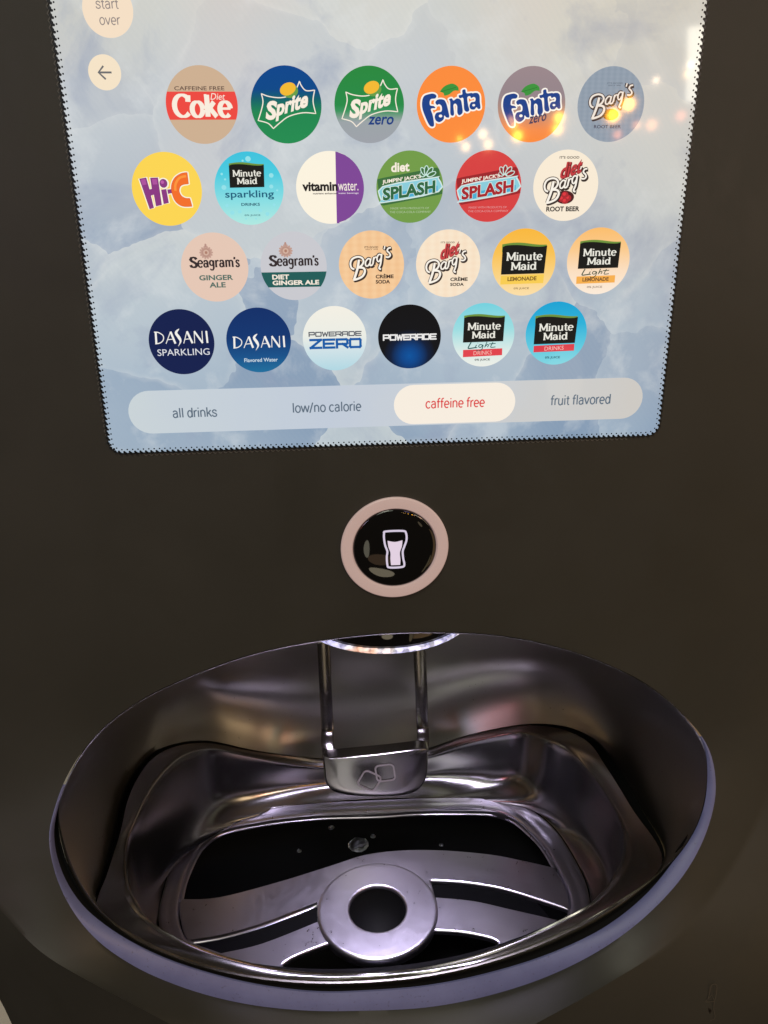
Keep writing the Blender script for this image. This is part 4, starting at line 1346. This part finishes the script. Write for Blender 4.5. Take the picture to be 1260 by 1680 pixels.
d.disc(grad_mat([(0, (28, 112, 160)), (.25, (18, 82, 140)), (.55, (10, 54, 114)), (1, (8, 46, 106))]))
dasani(d, 505, 794, 201, 263, 0)
d.text('Flavored Water', 560, 746, 320, 341, (206, 224, 234), bold=.015)
d.build('drink_icon', 'navy to teal round icon with white letters')

def techno(d, s, x0, x1, yt, yb_, col, w):
    """square extended lettering"""
    GG = {'P': [[(0, 1), (0, 0), (.9, 0), (1, .1), (1, .5), (.9, .6), (.15, .6)]], 'O': [[(.08, 0), (.92, 0), (1, .12), (1, .88), (.92, 1), (.08, 1), (0, .88), (0, .12), (.08, 0)]],
          'W': [[(0, 0), (.22, 1), (.5, .15), (.78, 1), (1, 0)]], 'E': [[(1, 0), (0, 0), (0, 1), (1, 1)], [(0, .5), (.9, .5)]],
          'R': [[(0, 1), (0, 0), (.9, 0), (1, .1), (1, .48), (.9, .58), (.15, .58)], [(.55, .58), (1, 1)]], 'A': [[(0, 1), (0, .12), (.1, 0), (.9, 0), (1, .12), (1, 1)], [(.1, .6), (1, .6)]],
          'D': [[(0, 1), (0, 0), (.85, 0), (1, .15), (1, .85), (.85, 1), (0, 1)]], 'Z': [[(0, 0), (1, 0), (0, 1), (1, 1)]]}
    n = len(s); gap = .26
    kx = (x1 - x0) / (n + gap * (n - 1)); h = yb_ - yt
    for i, ch in enumerate(s):
        for st in GG[ch]:
            for a, c in zip(st[:-1], st[1:]):
                p = Vector((x0 + (i * (1 + gap) + a[0]) * kx, yt + a[1] * h)); q = Vector((x0 + (i * (1 + gap) + c[0]) * kx, yt + c[1] * h))
                e = (q - p).normalized() * w * .5
                d.line([tuple(p - e), tuple(q + e)], w, col)
                d.lay += .0005
    d.lay -= .0006
d = icon(3, 2, 1055, 212, 172, 175)
d.disc(grad_mat([(0, (178, 218, 230)), (.3, (208, 228, 234)), (.55, (238, 240, 232)), (1, (246, 242, 230))]))
techno(d, 'POWERADE', 918, 1198, 176, 197, (84, 88, 98), 6)
techno(d, 'ZERO', 924, 1194, 217, 260, (16, 92, 168), 13)
d.build('drink_icon', 'white to pale blue round icon with grey and blue square letters')
d = icon(3, 3, 238, 222, 172, 173)
d.disc(grad_mat([(0, (0, 84, 160)), (.12, (2, 70, 140)), (.30, (8, 28, 58)), (.42, (12, 14, 20)), (1, (10, 10, 12))], radial=(.5, .2)))
techno(d, 'POWERADE', 96, 382, 210, 236, (240, 238, 236), 8)
d.build('drink_icon', 'black round icon with a blue glow and white square letters')
d = icon(3, 4, 637, 210, 168, 173)
d.disc(grad_mat([(0, (240, 242, 234)), (.25, (222, 238, 234)), (.6, (158, 224, 228)), (1, (116, 212, 226))]))
mm(d, 530, 750, 113, 248, 0)
d.poly([(528, 288), (742, 284), (742, 322), (528, 328)], (228, 68, 78))
light_script(d, 556, 704, 246, 296, (30, 92, 88))
d.text('DRINKS', 585, 685, 296, 318, (250, 190, 180), rise=2)
d.text('0% JUICE', 592, 676, 338, 352, (40, 40, 44), bold=.02)
d.build('drink_icon', 'pale aqua round icon with a black name plate, green script and red strip')
d = icon(3, 5, 1035, 203, 167, 173)
d.disc(grad_mat([(0, (130, 216, 228)), (.3, (96, 204, 226)), (.65, (44, 180, 220)), (1, (22, 164, 214))]))
mm(d, 918, 1148, 117, 260, 2)
d.poly([(915, 268), (1138, 262), (1138, 300), (915, 304)], (224, 62, 76))
d.text('DRINKS', 975, 1080, 274, 296, (250, 196, 190), rise=3)
d.text('0% JUICE', 980, 1063, 328, 344, (24, 74, 92), bold=.02)
d.build('drink_icon', 'bright blue round icon with a black name plate and red strip')

# navigation controls ---------------------------------------------
def px2(u, v):
    q = hit_y(u, v, YS * 1.0)
    return q[0], q[2]
def ctl(u, v, rad):
    x, z = px2(u, v)
    return Draw(x, z, rad, 0, 0, 100, 100)
def pill(x0, x1, zc, r):
    pts = []
    for k in range(17):
        a = math.radians(-90 + 180 * k / 16); pts.append((x1 - r + r * math.cos(a), zc + r * math.sin(a)))
    for k in range(17):
        a = math.radians(90 + 180 * k / 16); pts.append((x0 + r + r * math.cos(a), zc + r * math.sin(a)))
    return pts
xl, zl = px2(211, 678); xr, zr = px2(1054, 652)
zc = (zl + zr) / 2
M_pill, t_, b_ = new_mat('category_bar_display')
tc = t_.nodes.new('ShaderNodeTexCoord'); sp_ = t_.nodes.new('ShaderNodeSeparateXYZ')
t_.links.new(tc.outputs['Generated'], sp_.inputs[0])
wz = noise(t_, tc.outputs['Object'], 30, 4, .6)
fx = math_n(t_, 'ADD', sp_.outputs['X'], math_n(t_, 'MULTIPLY', math_n(t_, 'SUBTRACT', wz.outputs[0], .5), .3))
screenish(M_pill, t_, b_, ramp(t_, [(0, lin((204, 214, 218))), (.35, lin((196, 206, 220))), (.6, lin((204, 210, 216))), (1, lin((208, 204, 198)))], fx), k=.97)
class Flat(Draw):
    def __init__(self): Draw.__init__(self, 0, 0, 1, 0, 0, 1, 1)
    def pt(self, x, y): return to_m((x, YS + self.lay, y))
def zy(d): return d
hh = .293
bar_ = Flat(); bar_.poly(pill(xl, xr, zc, hh), M_pill)
SANS = {
 'a': (.62, [arc(.28, .50, .20, .20, 160, 20, 8) + [(.48, .1), (.51, 0)], [(.48, .42), (.26, .41), (.10, .32), (.08, .18), (.16, .03), (.30, .0), (.42, .06), (.48, .18)]]),
 'l': (.27, [[(.13, 0), (.13, 1)]]), 'i': (.27, [[(.13, 0), (.13, .70)], [(.13, .88), (.13, .99)]]),
 'd': (.64, [arc(.30, .35, .21, .35, 0, 360, 18), [(.53, 0), (.53, 1)]]),
 'r': (.38, [[(.10, 0), (.10, .70)], [(.10, .46), (.17, .62), (.27, .69), (.37, .68)]]),
 'n': (.62, [[(.10, 0), (.10, .70)], arc(.30, .44, .20, .26, 170, 0, 9) + [(.50, 0)]]),
 'u': (.62, [[(.10, .70), (.10, .26)] + arc(.29, .26, .19, .26, 190, 350, 9), [(.50, .70), (.50, 0)]]),
 'k': (.56, [[(.11, 0), (.11, 1)], [(.12, .27), (.48, .70)], [(.25, .42), (.53, 0)]]),
 's': (.56, [[(.48, .53), (.42, .66), (.27, .71), (.13, .64), (.10, .51), (.17, .41), (.30, .36), (.43, .29), (.49, .19), (.43, .05), (.28, 0), (.13, .05), (.06, .20)]]),
 'o': (.64, [arc(.32, .35, .24, .35, 0, 360, 20)]), 'w': (.86, [[(.02, .70), (.22, 0)], [(.22, 0), (.42, .70)], [(.42, .70), (.63, 0)], [(.63, 0), (.83, .70)]]),
 '/': (.44, [[(.03, -.08), (.36, 1)]]), 'c': (.58, [arc(.32, .35, .24, .35, 45, 315, 16)]),
 'e': (.61, [arc(.31, .35, .23, .35, 0, 310, 18), [(.08, .35), (.54, .35)]]),
 'f': (.38, [[(.16, 0), (.16, .82), (.21, .95), (.30, 1.0), (.38, .98)], [(.02, .66), (.34, .66)]]),
 't': (.37, [[(.17, .90), (.17, .14), (.22, .02), (.34, .01)], [(.02, .66), (.33, .66)]]),
 'v': (.56, [[(.03, .70), (.27, 0)], [(.27, 0), (.51, .70)]]), ' ': (.28, [])}
def sans(fl_, s, x0, x1, zb, zt, col, w=.105):
    x = 0; st = []
    for ch in s:
        adv, pl = SANS[ch]
        st += [[(x + a, c) for a, c in p] for p in pl]; x += adv
    kx = (x1 - x0) / (x - .1); kz = (zt - zb)
    for p in st:
        fl_.line([(x0 + (a - .03) * kx, zb + c * kz) for a, c in p], w * abs(kx), col); fl_.lay += .0005
    fl_.lay -= .0006
def ftext(fl_, s, u0, u1, v, capt, desc, col, bold=.004, tall=1.0):
    x0, _ = px2(u0, v); x1, _ = px2(u1, v); _, z0 = px2((u0 + u1) / 2, v)
    _, z1 = px2((u0 + u1) / 2, v - 15.5)
    sans(fl_, s, x0, x1, z0, z1, col, .135)
d = ctl(177, 16, .283)
d.disc(emat((248, 226, 200)))
sans(d, 'start', -46, 42, -4, -40, (150, 138, 134)); sans(d, 'over', -38, 42, 53, 17, (150, 138, 134))
d.build('start_over_button')
d = ctl(172, 119, .187)
d.disc(emat((248, 230, 202)))
G_ = (110, 110, 112)
d.line([(-36, 0), (42, 0)], 11, G_); d.line([(-4, -36), (-38, 0), (2, 38)], 11, G_)
d.build('back_button')
DG = (96, 112, 128)
ftext(bar_, 'all drinks', 284, 356, 684, 0, 0, DG, tall=1.28); ftext(bar_, 'low/no calorie', 480, 592, 675, 0, 0, DG, tall=1.28); ftext(bar_, 'fruit flavored', 903, 1000, 663, 0, 0, DG, tall=1.28)
bar_.build('category_bar')
sel = Flat(); sel.lay = -.012
x0, z_ = px2(646, 664); x1, z_ = px2(845, 659)
sel.poly(pill(x0, x1, zc, .275), emat((250, 240, 226)))
ftext(sel, 'caffeine free', 698, 794, 668, 0, 0, (224, 72, 72), tall=1.28)
sel.build('selected_tab')

# ================================================================== lower edge: bottle decal, trim, the wall beyond
M_decal = plain('faded_decal', (.075, .065, .050), .5)
M_decal_d = plain('dark_decal', (.012, .009, .007), .5)
def body_y(u, v): return 0
# take the depth of the lower body from the lofted surface
def surf(u, v):
    a = math.atan2(CV - v, u - CU)
    i = int(round((a + math.pi) / (2 * math.pi) * N)) % N
    A, B = R_cf[i], R_eo[i]
    best = None
    for k in range(0, 101):
        t = k / 100
        P = A * (1 - t) + B * t
        w = min(1, max(0, -A[1] / 1.75))
        P = P + w * math.sin(math.pi * t) * np.array([0, -.03, 0])
        q = (P - CAM) @ RM
        uu = PW / 2 + F * q[0] / -q[2]; vv = PH / 2 - F * q[1] / -q[2]
        e = math.hypot(uu - u, vv - v)
        if best is None or e < best[0]: best = (e, P[1])
    return best[1] - .01
sy = surf(1165, 1640)
bot = [(1176, 1616), (1175, 1632), (1172, 1644), (1171, 1656), (1172, 1672), (1150, 1674), (1154, 1660), (1157, 1645), (1163, 1634), (1167, 1617)]
mark_on_y('bottle_decal', [(smooth_closed(bot, 3), 1.2, True), ([(1158, 1644), (1172, 1643)], 1.2, False), ([(1160, 1640), (1168, 1632), (1171, 1640)], 1.2, False)], lambda u, v: sy, machine, M_decal)
o = mark_on_y('decal_fill', [(arc(1161, 1659, 4, 3, 0, 360, 10), 5, True), (arc(1144, 1666, 2, 2, 0, 360, 8), 4, True)], lambda u, v: sy, machine, M_decal_d)

# wall behind the machine, seen only past its lower left edge
wall_m, t_, b_ = new_mat('pale_wall')
tc = t_.nodes.new('ShaderNodeTexCoord')
nn = noise(t_, tc.outputs['Object'], 6, 4, .5)
t_.links.new(ramp(t_, [(.3, (.84, .82, .70, 1)), (.7, (.88, .86, .76, 1))], nn.outputs[0]), b_.inputs['Base Color'])
b_.inputs['Roughness'].default_value = .7
V = [to_m(p) for p in ((-22, 9, -40), (26, 9, -40), (26, 9, 12), (-22, 9, 12))]

tag(pydata('wall', V, [(0, 3, 2, 1)], [wall_m], None, False), kind='structure')
for (u, v, r, lb, s) in ((588, 1386, .22, 'largest rounded lump of clear ice in the back opening of the grate', 3),
                         (543, 1358, .07, 'thin clear ice sliver near the back ridge of the grate', 4),
                         (491, 1396, .05, 'tiny clear ice bit left of the large lump', 5),
                         (612, 1372, .06, 'small clear ice bit right behind the large lump', 6),
                         (724, 1386, .05, 'tiny clear ice bit in the right half of the back opening', 8)):
    ice(u, v, r, lb, s)
